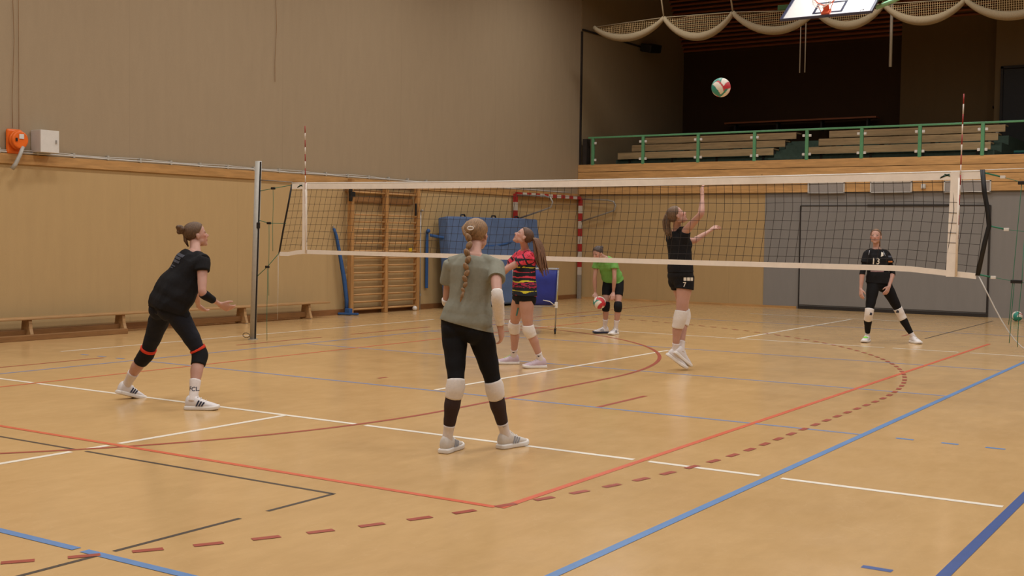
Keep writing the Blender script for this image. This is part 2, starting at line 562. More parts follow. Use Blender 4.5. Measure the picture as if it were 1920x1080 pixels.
# ---------------- gallery: railing, benches ----------------
rail = empty('gallery_railing', (0, YF - 0.05, 3.44), 0, 'green steel railing with glass panes along the spectator gallery', 'railing')
b = MB()
b.box((8.0, 0, 0.70), (31.4, 0.055, 0.045))
b.build('handrail', M['green'], rail, bevel=0.008)
px_ = [-7.56, -6.13, -4.64, -3.2, -1.93, -0.665, 0.608, 1.911, 3.25, 4.6, 6.0]
glass = new_mat('rail_glass', (0.95, 0.97, 0.95, 1), 0.03, 0.5)
glass.node_tree.nodes['Principled BSDF'].inputs['Transmission Weight'].default_value = 1.0
glass.node_tree.nodes['Principled BSDF'].inputs['IOR'].default_value = 1.02
for i, x in enumerate(px_):
    b = MB(); b.box((x, 0, 0.34), (0.075, 0.06, 0.68))
    b.build('post', M['green'], rail, bevel=0.006)
    for s in (-1, 1):
        for z in (0.13, 0.56):
            if i == 0 and s < 0: continue
            b = MB(); b.box((x + s * 0.075, -0.012, z), (0.06, 0.03, 0.06))
            b.build('glass_clamp', M['white'], rail, bevel=0.006)
    if i + 1 < len(px_):
        b = MB(); b.box(((x + px_[i + 1]) / 2, 0.0, 0.345), (px_[i + 1] - x - 0.11, 0.008, 0.52))
        b.build('glass_pane', glass, rail)
b = MB()
b.box((-7.82, 0.12, 0.34), (0.12, 0.2, 0.68))
b.build('end_panel', M['dark'], rail)

# stepped stand and its seats
b = MB()
for i, y0 in enumerate((15.3, 16.1, 16.9)):
    b.box((-2.86, (y0 + 19.6) / 2, 3.44 + 0.11 + i * 0.22), (9.5, 19.6 - y0, 0.22))
for i in range(5):
    b.box((-2.76, 15.02 + i * 0.4, 3.44 + (i + 1) * 0.065), (0.86, 0.4, (i + 1) * 0.13))
struct(b.build('floor_tiers', M['step']))
rows = [(15.2, 3.835), (16.0, 4.095), (16.8, 4.355)]
for i, (y, zt) in enumerate(rows):
    for j, (x0, x1) in enumerate(((-7.50 + 0.0 * i, -3.2), (-2.34, 1.83))):
        nm = ['lowest', 'middle', 'topmost'][i]
        sd = ['left of', 'right of'][j]
        r = empty('tribune_bench', ((x0 + x1) / 2, y, 3.44 + 0.0), 0, '%s row of pale wooden gallery seating %s the aisle steps' % (nm, sd), 'bench', None)
        L = x1 - x0
        b = MB(); b.box((0, 0, zt - 3.44 - 0.09), (L, 0.035, 0.165))
        b.build('front_board', M['seat'], r, bevel=0.004)
        b = MB(); b.box((0, 0.19, zt - 3.44 - 0.018), (L, 0.36, 0.036))
        b.build('seat_board', M['seat'], r, bevel=0.004)
        for q in range(4):
            b = MB(); b.box((-L / 2 + 0.3 + q * (L - 0.6) / 3, 0.2, (zt - 3.44 - 0.04) / 2), (0.05, 0.25, max(0.1, zt - 3.44 - 0.06)))
            b.build('support', M['dark'], r)
# long shelf board at the back wall
b = MB()
b.box((0, 0, 0), (4.35, 0.35, 0.045))
for q in range(4): b.box((-1.9 + q * 1.27, 0.05, -0.16), (0.05, 0.22, 0.28), mi=1)
o = b.build('wall_shelf', [M['soffit'], M['dark']]); o.location = (-4.1, 19.55, 4.93)
tag(o, 'long narrow dark wooden shelf on the shadowy rear wall of the gallery', 'shelf')
# speaker at the gallery's left wall
b = MB(); b.box((0, 0, 0), (0.34, 0.62, 0.22))
sp = b.build('loudspeaker', M['black'], bevel=0.02); sp.location = LW(17.35, 0.24, 6.90); sp.rotation_euler = (0.12, 0.25, -TH)
tag(sp, 'black loudspeaker box high on the gallery side wall', 'loudspeaker')
b = MB(); b.box((0, 0, -0.112), (0.28, 0.54, 0.008)); b.build('grille', M['dark'], sp)
# door panel and sockets at the gallery's right
b = MB()
b.box((1.75, 19.17, 4.9), (0.9, 0.06, 2.1))
for s in (-0.47, 0.47): b.box((1.75 + s, 19.15, 4.92), (0.06, 0.1, 2.2), mi=1)
b.box((1.75, 19.15, 6.0), (1.0, 0.1, 0.06), mi=1)
struct(b.build('door_2', [M['black'], M['dark']]))
def small_box(name, label, cat, loc, size, mt, mt2=None):
    r = MB(); r.box((0, 0, 0), size)
    o = r.build(name, mt, bevel=min(size) * 0.2); o.location = loc
    tag(o, label, cat)
    r = MB(); r.box((0, -size[1] / 2 - 0.003, 0), (size[0] * 0.6, 0.008, size[2] * 0.6))
    r.build('cover', mt2 or M['offwhite'], o, bevel=0.002)
    return o
small_box('light_switch', 'small white switch on the pale wall beside the dark gallery door', 'switch', (1.22, 19.18, 4.33), (0.14, 0.03, 0.14), M['white'])
mt_ = MB()
for k in range(3): mt_.box((0, 0, 0.03 + 0.065 * k), (1.3, 0.7, 0.055), mi=k % 2)
o = mt_.build('folded_mats', [mottled('teal_mat', rgb(40, 92, 84), 0.1, 8, 0.7), mottled('dark_blue_mat', rgb(34, 44, 74), 0.1, 8, 0.7)], bevel=0.012)
o.location = (2.95, 15.6, 3.44); tag(o, 'low stack of green and blue mats on the gallery floor below the dark door', 'mat')
# coat hook at the gallery wall edge
b = MB()
b.tube([(0, 0, 0), (0, -0.08, 0.03), (0.10, -0.16, 0.02), (0.2, -0.16, -0.05)], 0.02, 6)
o = b.build('wall_bracket', M['dark']); o.location = (1.0, 19.64, 5.05)
tag(o, 'dark bracket sticking out at the edge of the gallery wall', 'bracket')

# vents, socket in the fascia
def vent(x0, x1, label):
    r = empty('vent', ((x0 + x1) / 2, YF - 0.078, 2.79), 0, label, 'vent', 'vents in the pine fascia')
    w, h = x1 - x0, 0.23
    b = MB()
    for s in (-1, 1):
        b.box((s * w / 2, -0.005, 0), (0.03, 0.02, h + 0.03)); b.box((0, -0.005, s * h / 2), (w + 0.03, 0.02, 0.025))
    b.build('frame', M['offwhite'], r, bevel=0.003)
    b = MB()
    b.box((0, 0.006, 0), (w, 0.008, h))
    for k in range(11): b.box((0, 0.000, -h / 2 + (k + 0.5) * h / 11), (w - 0.02, 0.003, 0.016))
    b.build('grille', M['grille'], r)
vent(-1.86, -1.03, 'grey louvred vent in the pine fascia, leftmost of the three')
vent(-0.43, 0.46, 'grey louvred vent in the pine fascia, middle one of the three')
vent(1.16, 2.1, 'grey louvred vent in the pine fascia, behind the net side band')
small_box('wall_sensor', 'small white sensor box on the pine fascia between two vents', 'sensor', (0.72, YF - 0.095, 2.80), (0.10, 0.05, 0.10), M['offwhite'], M['white'])

# ---------------- left wall: reel, cabinet, conduit, wires ----------------
r = empty('hose_reel', LW(-2.07, 0.0, 2.9), -TH, 'bright orange cable reel hanging on the upper wall beside a white cabinet', 'reel')
b = MB(); b.box((0.03, 0, -0.02), (0.06, 0.25, 0.36)); b.build('bracket', M['orange'], r, bevel=0.03)
b = MB(); b.cyl((0.06, 0.02, 0.0), (0.17, 0.02, 0.0), 0.13, 32); b.build('drum', M['orange'], r, bevel=0.02)
b = MB(); b.torus((0.10, 0.02, 0.0), 0.115, 0.03, 'x'); b.build('rim', M['orange'], r)
b = MB(); b.box((0.176, 0.03, 0.05), (0.006, 0.075, 0.07)); b.build('sticker', M['white'], r)
b = MB(); b.box((0.178, -0.05, 0.0), (0.006, 0.03, 0.05)); b.build('slot', M['black'], r)
b = MB(); b.tube([(0.16, 0.06, -0.10), (0.18, 0.0, -0.22), (0.16, -0.06, -0.36), (0.13, -0.10, -0.43)], [0.028, 0.028, 0.03, 0.035], 10); b.build('nozzle', M['alu'], r)

r = empty('wall_cabinet', LW(-1.62, 0.0, 2.905), -TH, 'white metal wall cabinet mounted beside the orange reel', 'cabinet')
b = MB(); b.box((0.115, 0, 0), (0.23, 0.31, 0.33)); b.build('body', M['offwhite'], r, bevel=0.006)
b = MB(); b.box((0.238, 0, 0), (0.014, 0.31, 0.33)); dd = b.build('door', M['white'], r, bevel=0.004)
b = MB(); b.box((0.252, 0.10, 0.0), (0.02, 0.018, 0.05)); b.build('latch', M['steel'], dd, bevel=0.003)

b = MB()
pts = [LW(-9 + i * 0.5, 0.03, 2.725 + 0.004 * math.sin(i * 1.7)) for i in range(46)]
b.tube(pts, 0.013, 6)
pts = [LW(-9 + i * 0.25, 0.03 + 0.004 * math.sin(i), 2.752 + 0.010 * math.sin(i * 0.9)) for i in range(62)]
b.tube(pts, 0.007, 5)
o = b.build('cable_conduit', M['offwhite'])
tag(o, 'pale grey cables laid along the top edge of the wooden wall strip', 'cable')
for i in range(20):
    b = MB(); b.box((0.015, 0, 0.02), (0.05, 0.035, 0.07)); q = b.build('clip', M['alu'], o); q.location = LW(-2.3 + i * 0.62, 0.0, 2.72); q.rotation_euler = (0, 0, -TH)
for k, (u, zt, zb, lb) in enumerate([(-2.06, 9.0, 3.08, 'dark wire running up the left wall directly above the orange reel'),
                                    (-1.97, 9.0, 3.06, 'straight grey wire running up the wall just right of its twin, above the reel'),
                                    (3.2, 9.0, 4.35, 'loose dark wire hanging down the upper left wall above the net post')]):
    b = MB()
    nn = 14
    pts = [LW(u + (0.02 * math.sin(i * 1.3) if k != 1 else 0), 0.004, zt + (zb - zt) * i / nn) for i in range(nn + 1)]
    b.tube(pts, 0.0035, 5)
    tag(b.build('wire', M['beam']), lb, 'wire')

# ---------------- balance benches along the wall ----------------
def balance_bench(u0, u1, legs, beam, label, d=0.30):
    L = u1 - u0
    r = empty('gym_bench', LW((u0 + u1) / 2, d, 0), -TH, label, 'bench')
    uc = (u0 + u1) / 2
    b = MB(); b.box((0, 0, 0.292), (0.24, L, 0.032)); b.build('seat', M['bench'], r, bevel=0.008)
    for lu in legs:
        b = MB()
        y = lu - uc
        ring = lambda z, w, t_: [(-w / 2, y - t_ / 2, z), (w / 2, y - t_ / 2, z), (w / 2, y + t_ / 2, z), (-w / 2, y + t_ / 2, z)]
        b.loft([ring(0.012, 0.30, 0.055), ring(0.14, 0.21, 0.055), ring(0.276, 0.17, 0.055)])
        lg = b.build('leg', M['bench'], r, bevel=0.006, smooth=False)
        for s in (-1, 1):
            b = MB(); b.cyl((s * 0.12, y, 0.0), (s * 0.12, y, 0.02), 0.02, 10); b.build('rubber_foot', M['white'], lg)
    if beam:
        a, c = beam
        b = MB(); b.box((0, (a + c) / 2 - uc, 0.085), (0.05, abs(c - a), 0.09)); b.build('beam', M['beam'], r, bevel=0.006)
    return r
balance_bench(-5.2, 0.30, (-4.6, -2.05, -0.42), (-4.55, -0.45), 'long low wooden gym bench at the left wall, running out of the picture')
balance_bench(0.36, 4.25, (0.85, 2.12, 3.72), (0.9, 3.7), 'long low wooden gym bench ending beside the wall bars')
b = MB(); b.box((0, 0, 0.04), (0.09, 4.6, 0.08)); o = b.build('wooden_beam', M['beam'], bevel=0.006)
o.location = LW(-2.85, 0.62, 0); o.rotation_euler = (0, 0, -TH)
tag(o, 'low brown wooden beam lying on the floor before the left gym bench', 'beam')

# ---------------- wall bars ----------------
r = empty('wall_bars', LW(6.1, 0.0, 0), -TH, 'two-bay wooden wall bars standing against the left wall', 'wall bars')
for uy in (-1.0, 0.04, 1.06):
    b = MB(); b.box((0.15, uy, 1.34), (0.11, 0.085, 2.68)); b.build('upright', M['bars'], r, bevel=0.008)
zr = [0.10, 0.245, 0.39, 0.535, 0.68, 0.825, 0.97, 1.115, 1.26, 1.42, 1.56, 1.70, 1.84, 1.98, 2.42]
for (a, c) in ((-0.96, 0.0), (0.08, 1.02)):
    for z in zr:
        b = MB(); b.tube([(0.165, a, z), (0.165, (a + c) / 2, z), (0.165, c, z)], 0.019, 10); b.build('rung', M['rung'], r)
for z, w in ((2.28, 0.12),):
    b = MB(); b.box((0.045, 0.03, z), (0.03, 2.0, w)); b.build('back_board', M['beam'], r)
for z in (0.10, 2.45):
    b = MB(); b.box((0.05, 0.03, z), (0.08, 2.12, 0.05)); b.build('wall_batten', M['beam'], r)
b = MB(); b.box((0.22, -1.09, 2.37), (0.06, 0.05, 0.28)); b.box((0.24, -1.03, 2.37), (0.03, 0.09, 0.09)); b.build('hinge', M['black'], r, bevel=0.005)
b = MB(); b.box((0.22, 0.93, 2.12), (0.035, 0.035, 0.26)); b.build('hinge', M['black'], r, bevel=0.005)
o = MB().box((0, 0, 0), (0.012, 0.10, 0.07)).build('sticker', mottled('yellow_tag', rgb(206, 170, 40), 0.05, 20, 0.5), r); o.location = (0.19, 0.80, 1.28)
b = MB(); b.ell((0.22, 0.93, 0.05), (0.05, 0.05, 0.05)); b.build('roller', M['white'], r)
# grey standing pole next to the wall bars
b = MB(); b.cyl((0, 0, 0.0), (0, 0, 2.08), 0.022, 12); b.tube([(0, 0, 2.08), (0.02, 0.02, 2.12), (0.05, 0.04, 2.10)], 0.022, 8); b.box((0, 0, 0.32), (0.05, 0.05, 0.05)); b.box((0, 0, 1.2), (0.04, 0.05, 0.05))
o = b.build('metal_pole', M['steel']); o.location = LW(7.36, 0.08, 0)
tag(o, 'slim grey metal pole upright between the wall bars and the blue mat', 'pole')

# blue straps and the blue tool hanging left of the wall bars
blue = mottled('blue_webbing', rgb(48, 86, 140), 0.12, 30, 0.7, bump=0.3)
navy = mottled('blue_mat_cover', rgb(86, 108, 146), 0.10, 5, 0.62, bump=0.25, bscale=40)
b = MB()
P = [LW(4.72, 0.05, 1.70), LW(4.78, 0.06, 1.55), LW(4.84, 0.10, 1.2), LW(4.93, 0.14, 0.7), LW(5.0, 0.14, 0.3), LW(5.0, 0.14, 0.05)]
rings = []
for i, p in enumerate(P):
    w = [0.018, 0.024, 0.028, 0.040, 0.034, 0.026][i]
    p = np.array(p)
    rings.append([p - WU * w - WD * 0.02, p + WU * w - WD * 0.02, p + WU * w * 0.9 + WD * 0.03, p - WU * w * 0.9 + WD * 0.03])
b.loft(rings)
o = b.build('strap_bundle', blue)
tag(o, 'bundle of blue straps hanging on the wall left of the wall bars', 'strap')
b = MB(); b.box(LW(4.97, 0.22, 0.03), (0.42, 0.07, 0.04), Matrix.Rotation(0.3, 3, 'Z')); b.box(LW(5.0, 0.2, 0.08), (0.12, 0.10, 0.10)); b.build('foot', blue, o, bevel=0.01)
b = MB(); b.tube([LW(4.72, 0.015, 1.72), LW(4.72, 0.05, 1.74), LW(4.72, 0.06, 1.69)], 0.012, 6); b.build('hook', M['steel'], o)

r = empty('hanging_strap', LW(7.62, 0.06, 0), -TH, 'narrow blue strap hanging down the wall left of the blue mat', 'strap')
b = MB(); b.box((0, 0, 1.06), (0.02, 0.085, 1.22)); b.build('webbing', blue, r, bevel=0.006)
b = MB(); b.ell((0.03, 0, 1.68), (0.035, 0.06, 0.045)); b.build('knot', blue, r)

# ---------------- big blue mat leaning on the wall with belt ----------------
r = empty('crash_mat', LW(9.62, 0.0, 0), -TH, 'large blue crash mat leaning upright against the wall under a blue belt', 'mat')
lean = Matrix.Rotation(-0.13, 3, 'Y')
mb = MB()
mb.box((0, 0, 0), (0.30, 3.55, 1.98))
mo = mb.build('cover', navy, r, bevel=0.05)
mo.location = (0.385, 0, 1.012); mo.rotation_euler = (0, -0.10, 0)
sub = mo.modifiers.new('sub', 'SUBSURF'); sub.subdivision_type = 'SIMPLE'; sub.levels = sub.render_levels = 4
tx = bpy.data.textures.new('mat_dents', 'CLOUDS'); tx.noise_scale = 0.5
dp = mo.modifiers.new('dents', 'DISPLACE'); dp.texture = tx; dp.strength = 0.05; dp.mid_level = 0.5
for uy in (-1.05, 0.12, 1.05):
    b = MB(); b.tube([(0.30, uy - 0.10, 1.97), (0.30, uy - 0.06, 2.05), (0.30, uy + 0.06, 2.05), (0.30, uy + 0.10, 1.97)], 0.018, 8); b.build('handle', M['black'], r)
b = MB()
pts = []
rings = []
for i in range(25):
    s = i / 24
    uy = -1.95 + s * 3.1
    z = 1.62 - 0.92 * s * (1 - s) * 1.0 - 0.03
    x = 0.10 + 0.47 * min(1, max(0, (uy + 1.95) / 0.35)) - 0.02 * (z - 1.2)
    x = min(x, 0.60 - 0.10 * z + 0.015 * 1)
    rings.append([(x, uy, z - 0.032), (x + 0.02, uy, z - 0.026), (x + 0.02, uy, z + 0.026), (x, uy, z + 0.032)])
b.loft(rings)
o = b.build('belt', blue, r)
o['label'] = 'bright blue belt slung across the mat'

# ---------------- handball goal standing in the corner ----------------
gred = mottled('goal_red', rgb(168, 44, 44), 0.08, 14, 0.45)
gwhite = mottled('goal_white', rgb(196, 188, 176), 0.05, 14, 0.45)
r = empty('handball_goal', LW(12.40, 0.10, 0), -TH, 'red and white handball goal frame stored in the far corner', 'goal')
def striped(p0, p1, name, n, first, w=0.08):
    b = MB()
    p0 = np.array(p0, float); p1 = np.array(p1, float)
    for i in range(n):
        a, c = p0 + (p1 - p0) * i / n, p0 + (p1 - p0) * (i + 1) / n
        sz = np.abs(c - a); sz = np.where(sz < 1e-6, w, sz)
        b.box(tuple((a + c) / 2), tuple(sz), mi=(i + first) % 2)
    return b.build(name, [gred, gwhite], r, smooth=False)
ZT = 2.60
for uy in (-1.48, 1.50):
    striped((0, uy, 0.62), (0, uy, ZT), 'goal_post', 10, 1)
    b = MB(); b.box((0, uy, 0.31), (0.085, 0.085, 0.62)); b.build('post_foot', M['steel'], r, bevel=0.005)
    b = MB(); b.tube([(0.04, uy, ZT - 0.03), (0.80, uy, ZT - 0.06), (0.98, uy, ZT - 0.10), (1.04, uy, ZT - 0.20), (1.0, uy, ZT - 0.32), (0.82, uy, ZT - 0.38), (0.04, uy, ZT - 0.60)], 0.02, 10); b.build('net_bracket', M['steel'], r)
striped((0, -1.44, ZT + 0.0), (0, 1.46, ZT + 0.0), 'crossbar', 15, 0)

# ---------------- ball cart ----------------
cart_cloth = mottled('cart_blue_cloth', rgb(38, 50, 138), 0.16, 7, 0.55, bump=0.35, bscale=9)
rc = empty('ball_cart', (-2.96, 3.85, 0), math.radians(30), 'blue cloth volleyball cart on thin metal legs with black casters', 'cart')
b = MB()
def rect(z, sx, sy, r_=0.05, n=6, dz=0.0):
    out = []
    for cx_, cy_, a0 in ((1, 1, 0), (-1, 1, 90), (-1, -1, 180), (1, -1, 270)):
        for k in range(n):
            a = math.radians(a0 + 90 * k / (n - 1))
            out.append((cx_ * (sx - r_) + r_ * math.cos(a), cy_ * (sy - r_) + r_ * math.sin(a), z + dz * abs(cx_ * (sx - r_) / sx)))
    return out
b.loft([rect(0.50, 0.20, 0.10), rect(0.47, 0.29, 0.17), rect(0.52, 0.33, 0.21), rect(0.70, 0.345, 0.225), rect(0.88, 0.355, 0.235), rect(1.065, 0.375, 0.25), rect(1.07, 0.365, 0.24), rect(0.75, 0.335, 0.215), rect(0.55, 0.30, 0.18)], cap=True)
b.build('bag', cart_cloth, rc)
b = MB(); b.tube([p for p in rect(1.065, 0.372, 0.247)], 0.010, 8, closed=True); b.build('rim', M['steel'], rc)
for sx in (-1, 1):
    for sy in (-1, 1):
        b = MB(); b.tube([(sx * 0.368, sy * 0.243, 1.05), (sx * 0.345, sy * 0.21, 0.5), (sx * 0.33, sy * 0.13, 0.06)], 0.009, 8); lg = b.build('leg', M['steel'], rc)
        b = MB(); b.cyl((sx * 0.33 - 0.012, sy * 0.13, 0.034), (sx * 0.33 + 0.012, sy * 0.13, 0.034), 0.034, 16); b.box((sx * 0.33, sy * 0.13, 0.06), (0.035, 0.03, 0.04)); b.build('caster', M['black'], lg)
    b = MB(); b.tube([(sx * 0.34, -0.20, 0.47), (sx * 0.34, 0.20, 0.47)], 0.008, 8); b.build('brace', M['steel'], rc)
b = MB(); b.tube([(-0.34, -0.20, 0.455), (0.34, -0.20, 0.455)], 0.008, 8); b.build('brace', M['steel'], rc)
b = MB(); b.box((0.345, -0.215, 0.48), (0.05, 0.04, 0.10)); b.build('joint', M['white'], rc, bevel=0.006)
b = MB(); b.tube([(0.33, -0.24, 0.47), (0.24, -0.25, 0.54), (0.13, -0.24, 0.56)], 0.008, 6); b.build('cord', M['white'], rc)
b = MB(); b.box((0.355, -0.05, 0.63), (0.02, 0.14, 0.13)); b.build('tag', mottled('yellow_card', rgb(216, 186, 40), 0.05, 20, 0.5), rc)

# ---------------- the volleyball net ----------------
net = empty('volleyball_net', (0, 0, 0), 0, 'black volleyball net with white bands stretched across the court', 'net')
tape = mottled('net_tape', rgb(232, 222, 210), 0.05, 10, 0.7, bump=0.1)
cordm = mottled('net_cord', rgb(40, 34, 31), 0.2, 20, 0.8)
XL, XR = -4.75, 4.735
def ztop(x):
    s = (x - XL) / (XR - XL)
    return 2.315 - 0.05 * 4 * s * (1 - s) * 0.5
def zbot(x):
    s = (x - XL) / (XR - XL)
    z = 1.325 - 0.02 * s
    if x > 4.0: z -= 0.06 * (x - 4.0) / 0.72
    if x < -4.5: z -= 0.03 * (-4.5 - x) / 0.4
    return z
def xoff(x, v):
    # v: 0 top .. 1 bottom; slanting of the strings
    s = (x - XL) / (XR - XL)
    left = -0.26 * v * max(0, 1 - s * 1.5)
    mid = -0.05 * v * math.sin(math.pi * min(1, max(0, s)))
    zig = (0.055 if v < 0.35 else 0.055) * (v / 0.35 if v < 0.35 else (1 - v) / 0.65 * 1.0) * max(0, (s - 0.35) / 0.65)
    low = -0.05 * v * max(0, s - 0.3)
    return left + mid + zig + low
def yoff(x, v):
    return 0.02 * math.sin(math.pi * v) * math.sin(x * 0.9)
def npt(x, v):
    z = ztop(x) * (1 - v) + zbot(x) * v
    return (x + xoff(x, v), yoff(x, v), z)
b = MB()
n = 95
for i in range(n + 1):
    x = XL + (XR - XL) * i / n
    pts = [npt(x, v) for v in np.linspace(0.03, 0.97, 12)]
    b.tube(pts, 0.0025, 4, cap=False)
for k in range(1, 10):
    v = k / 10
    pts = [npt(x, v + 0.004 * math.sin(x * 5 + k)) for x in np.linspace(XL, XR, 80)]
    b.tube(pts, 0.0022, 4, cap=False)
b.build('netting', cordm, net)
def band(xa, xb, za, zb, name, mt, th=0.012):
    b = MB()
    rings = []
    for x in np.linspace(xa, xb, 60):
        rings.append([(x, -th / 2, za(x)), (x, th / 2, za(x)), (x, th / 2, zb(x)), (x, -th / 2, zb(x))])
    b.loft(rings)
    return b.build(name, mt, net, smooth=False)
tb = band(XL, XR, lambda x: ztop(x) - 0.082, lambda x: ztop(x), 'top_band', tape)
b = MB(); b.tube([(x, 0, ztop(x)) for x in np.linspace(XL, XR, 60)], 0.010, 8); b.build('rope_edge', M['white'], tb)
gm = mottled('green_print', rgb(40, 76, 60), 0.1, 20, 0.6)
for x0 in (XR - 0.36, XL + 0.16):
    b = MB()
    b.box((x0, -0.0085, ztop(x0) - 0.04), (0.09, 0.002, 0.014), Matrix.Rotation(-0.35, 3, 'Y'))
    b.box((x0 + 0.02, -0.0085, ztop(x0) - 0.034), (0.06, 0.002, 0.012), Matrix.Rotation(0.35, 3, 'Y'))
    b.box((x0 - 0.03, -0.0085, ztop(x0) - 0.05), (0.05, 0.002, 0.010), Matrix.Rotation(-0.6, 3, 'Y'))
    b.build('emblem', gm, tb)
band(XL - 0.24, XR - 0.03, lambda x: zbot(max(XL, x)) - 0.028 - (0.02 if x < XL else 0), lambda x: zbot(max(XL, x)) + 0.030 - (0.02 if x < XL else 0), 'bottom_band', tape)
for xs, o2, w in ((-4.50, 0.0, 0.075), (4.475, -0.02, 0.088)):
    b = MB(); rings = []
    for v in np.linspace(0.0, 1.03, 14):
        z = ztop(xs) * (1 - v) + zbot(xs) * v
        x = xs + o2 * v
        rings.append([(x - w / 2, -0.011, z), (x + w / 2, -0.011, z), (x + w / 2, 0.011, z), (x - w / 2, 0.011, z)])
    b.loft(rings); b.build('side_band', tape, net, smooth=False)
b = MB(); b.tube([(-4.755, 0, 2.30), (-4.84, 0, 1.95), (-4.92, 0, 1.65), (-5.0, 0, 1.30)], 0.013, 8); b.build('side_rope', M['black'], net)
b = MB(); rings = []
for (x, z) in ((4.735, 2.33), (4.76, 2.1), (4.80, 1.9), (4.815, 1.76), (4.78, 1.6), (4.72, 1.255)):
    rings.append([(x - 0.022, -0.01, z), (x + 0.022, -0.01, z), (x + 0.022, 0.01, z), (x - 0.022, 0.01, z)])
b.loft(rings); b.build('side_rope', M['black'], net)

# posts
def net_post(x, lean, label, sgn):
    r = empty('net_post', (x, 0, 0), 0, label, 'net post')
    b = MB()
    rings = []
    for z in (0, 2.65):
        ring = []
        for k in range(24):
            a = 2 * math.pi * k / 24
            ring.append((lean * z / 2.65 + 0.052 * math.cos(a), 0.045 * math.sin(a), z))
        rings.append(ring)
    b.loft(rings); b.build('pole', M['alu'], r)
    b = MB(); b.box((lean / 2 + 0.040, -0.006, 1.32), (0.026, 0.026, 2.64), Matrix.Rotation(math.atan(lean / 2.65), 3, 'Y')); b.build('slot', M['black'], r)
    b = MB(); b.cyl((0, 0, 0), (0, 0, 0.008), 0.075, 20); b.build('floor_plate', M['steel'], r)
    b = MB(); b.box((lean * 0.62 + sgn * 0.06, -0.02, 1.70), (0.04, 0.04, 0.09)); b.build('slider', M['black'], r, bevel=0.006)
    return r
net_post(-5.53, 0.10, 'grey aluminium net post standing before the left wall', 1)
net_post(5.62, -0.10, 'grey aluminium net post just beyond the right picture edge', -1)
def rope(name, pts, r_, mt, label, cat='rope', group=None):
    b = MB(); b.tube(pts, r_, 6)
    o = b.build(name, mt, net)
    o['label'] = label
    return o
gc = mottled('green_cord', rgb(40, 110, 84), 0.1, 20, 0.7)
lx = lambda z: -5.53 + 0.10 * z / 2.65 + 0.055
rope('tension_rope', [(lx(2.36), 0, 2.37), (-5.1, 0, 2.355), (XL, 0, 2.33)], 0.006, M['steel'], 'thin steel cable from the top of the left post to the net')
def cord(p0, pm, p1, label, drop, side):
    q = lambda p: tuple(np.array(p) - np.array(pm))
    b = MB(); b.tube([q(p0), (0, 0, 0), q(p1)], 0.005, 6); r = b.build('tension_cord', gc, net); r.location = pm; r['label'] = label
    b = MB(); b.box((0, 0, 0), (0.07, 0.03, 0.035)); b.build('buckle', M['black'], r, bevel=0.005)
    if drop:
        b = MB(); pts = [(0, 0, -0.02)]
        for k in range(1, 8): pts.append((0.004 * math.sin(k), 0, -0.02 - drop * k / 7))
        b.tube(pts, 0.0035, 5); b.build('loose_end', gc, r)
cord((lx(2.2), 0, 2.21), (-5.13, 0, 2.245), (XL, 0, 2.29), 'upper green cord tying the net to the left post', 0.9, -1)
cord((lx(1.75), 0, 1.775), (-5.21, 0, 1.735), (-4.87, 0, 1.73), 'middle green cord tying the net to the left post', 1.05, -1)
cord((lx(0.95), 0, 0.95), (-5.24, 0, 1.09), (-5.0, 0, 1.30), 'lower green cord tying the net to the left post', 1.08, -1)
rx = 5.52
rope('tension_rope', [(4.74, 0, 2.325), (rx, 0, 2.34)], 0.005, M['white'], 'thin white cable from the right end of the net top')
def cord_r(p0, pc, pb, p1, label, drop, dx):
    q = lambda p: tuple(np.array(p) - np.array(p0))
    b = MB(); b.tube([(0, 0, 0), q(pc)], 0.009, 6); b.tube([q(pc), q(pb), q(p1)], 0.003, 6); r = b.build('tension_cord', gc, net); r.location = p0; r['label'] = label
    c = q(pc); b = MB(); b.box(c, (0.05, 0.025, 0.03)); b.build('clip', M['white'], r, bevel=0.004)
    if drop:
        c = q(pb); b = MB(); b.box(c, (0.11, 0.03, 0.035)); b.build('buckle', M['black'], r, bevel=0.005)
        b = MB(); pts = [(c[0] - dx * k / 7 - 0.02, c[1], c[2] - drop * k / 7) for k in range(8)]
        b.tube(pts, 0.0035, 5); b.build('loose_end', gc, r)
cord_r((4.76, 0, 2.295), (4.93, 0, 2.25), (5.13, 0, 2.19), (rx, 0, 2.10), 'upper green cord tying the net to the right post', 1.42, 0.08)
cord_r((4.815, 0, 1.76), (4.98, 0, 1.725), (5.2, 0, 1.70), (rx, 0, 1.66), 'middle green cord tying the net to the right post', 0, 0)
cord_r((4.73, 0, 1.265), (4.87, 0, 1.24), (5.09, 0, 1.205), (rx, 0, 1.16), 'lower green cord tying the net to the right post', 0.62, 0.03)
rope('hanging_cord', [(5.15, 0.0, 1.62), (5.14, 0.0, 1.2), (5.12, 0, 0.9), (5.12, 0, 0.55)], 0.0035, gc, 'loose green cord end dangling near the right picture edge', 'cord')
rope('loose_rope', [(4.73, 0, 1.25)] + [(4.73 + 0.55 * (k / 8) ** 0.9, 0.02, 1.25 - 0.75 * math.sin(k / 8 * math.pi / 2) ** 0.9) for k in range(1, 9)], 0.007, M['offwhite'], 'slack white rope curving down from the lower right net corner', 'rope')
rope('hanging_string', [(-5.02, 0, 1.27), (-5.02, 0, 0.8), (-5.03, 0, 0.32)], 0.003, M['offwhite'], 'thin white string hanging from the lower left net corner', 'string')
b = MB(); b.tube([(-5.62 - 0.07 + 0.07 * math.cos(a), 0.02, 0.05 + 0.035 * math.sin(a)) for a in np.linspace(0, 2 * math.pi, 14)[:-1]], 0.005, 5, closed=True); b.tube([(-5.6, 0.02, 0.02), (-5.5, -0.05, 0.006)], 0.005, 5)
tag(b.build('cable_loop', M['dark']), 'small dark cable loop at the foot of the left net post', 'cable')

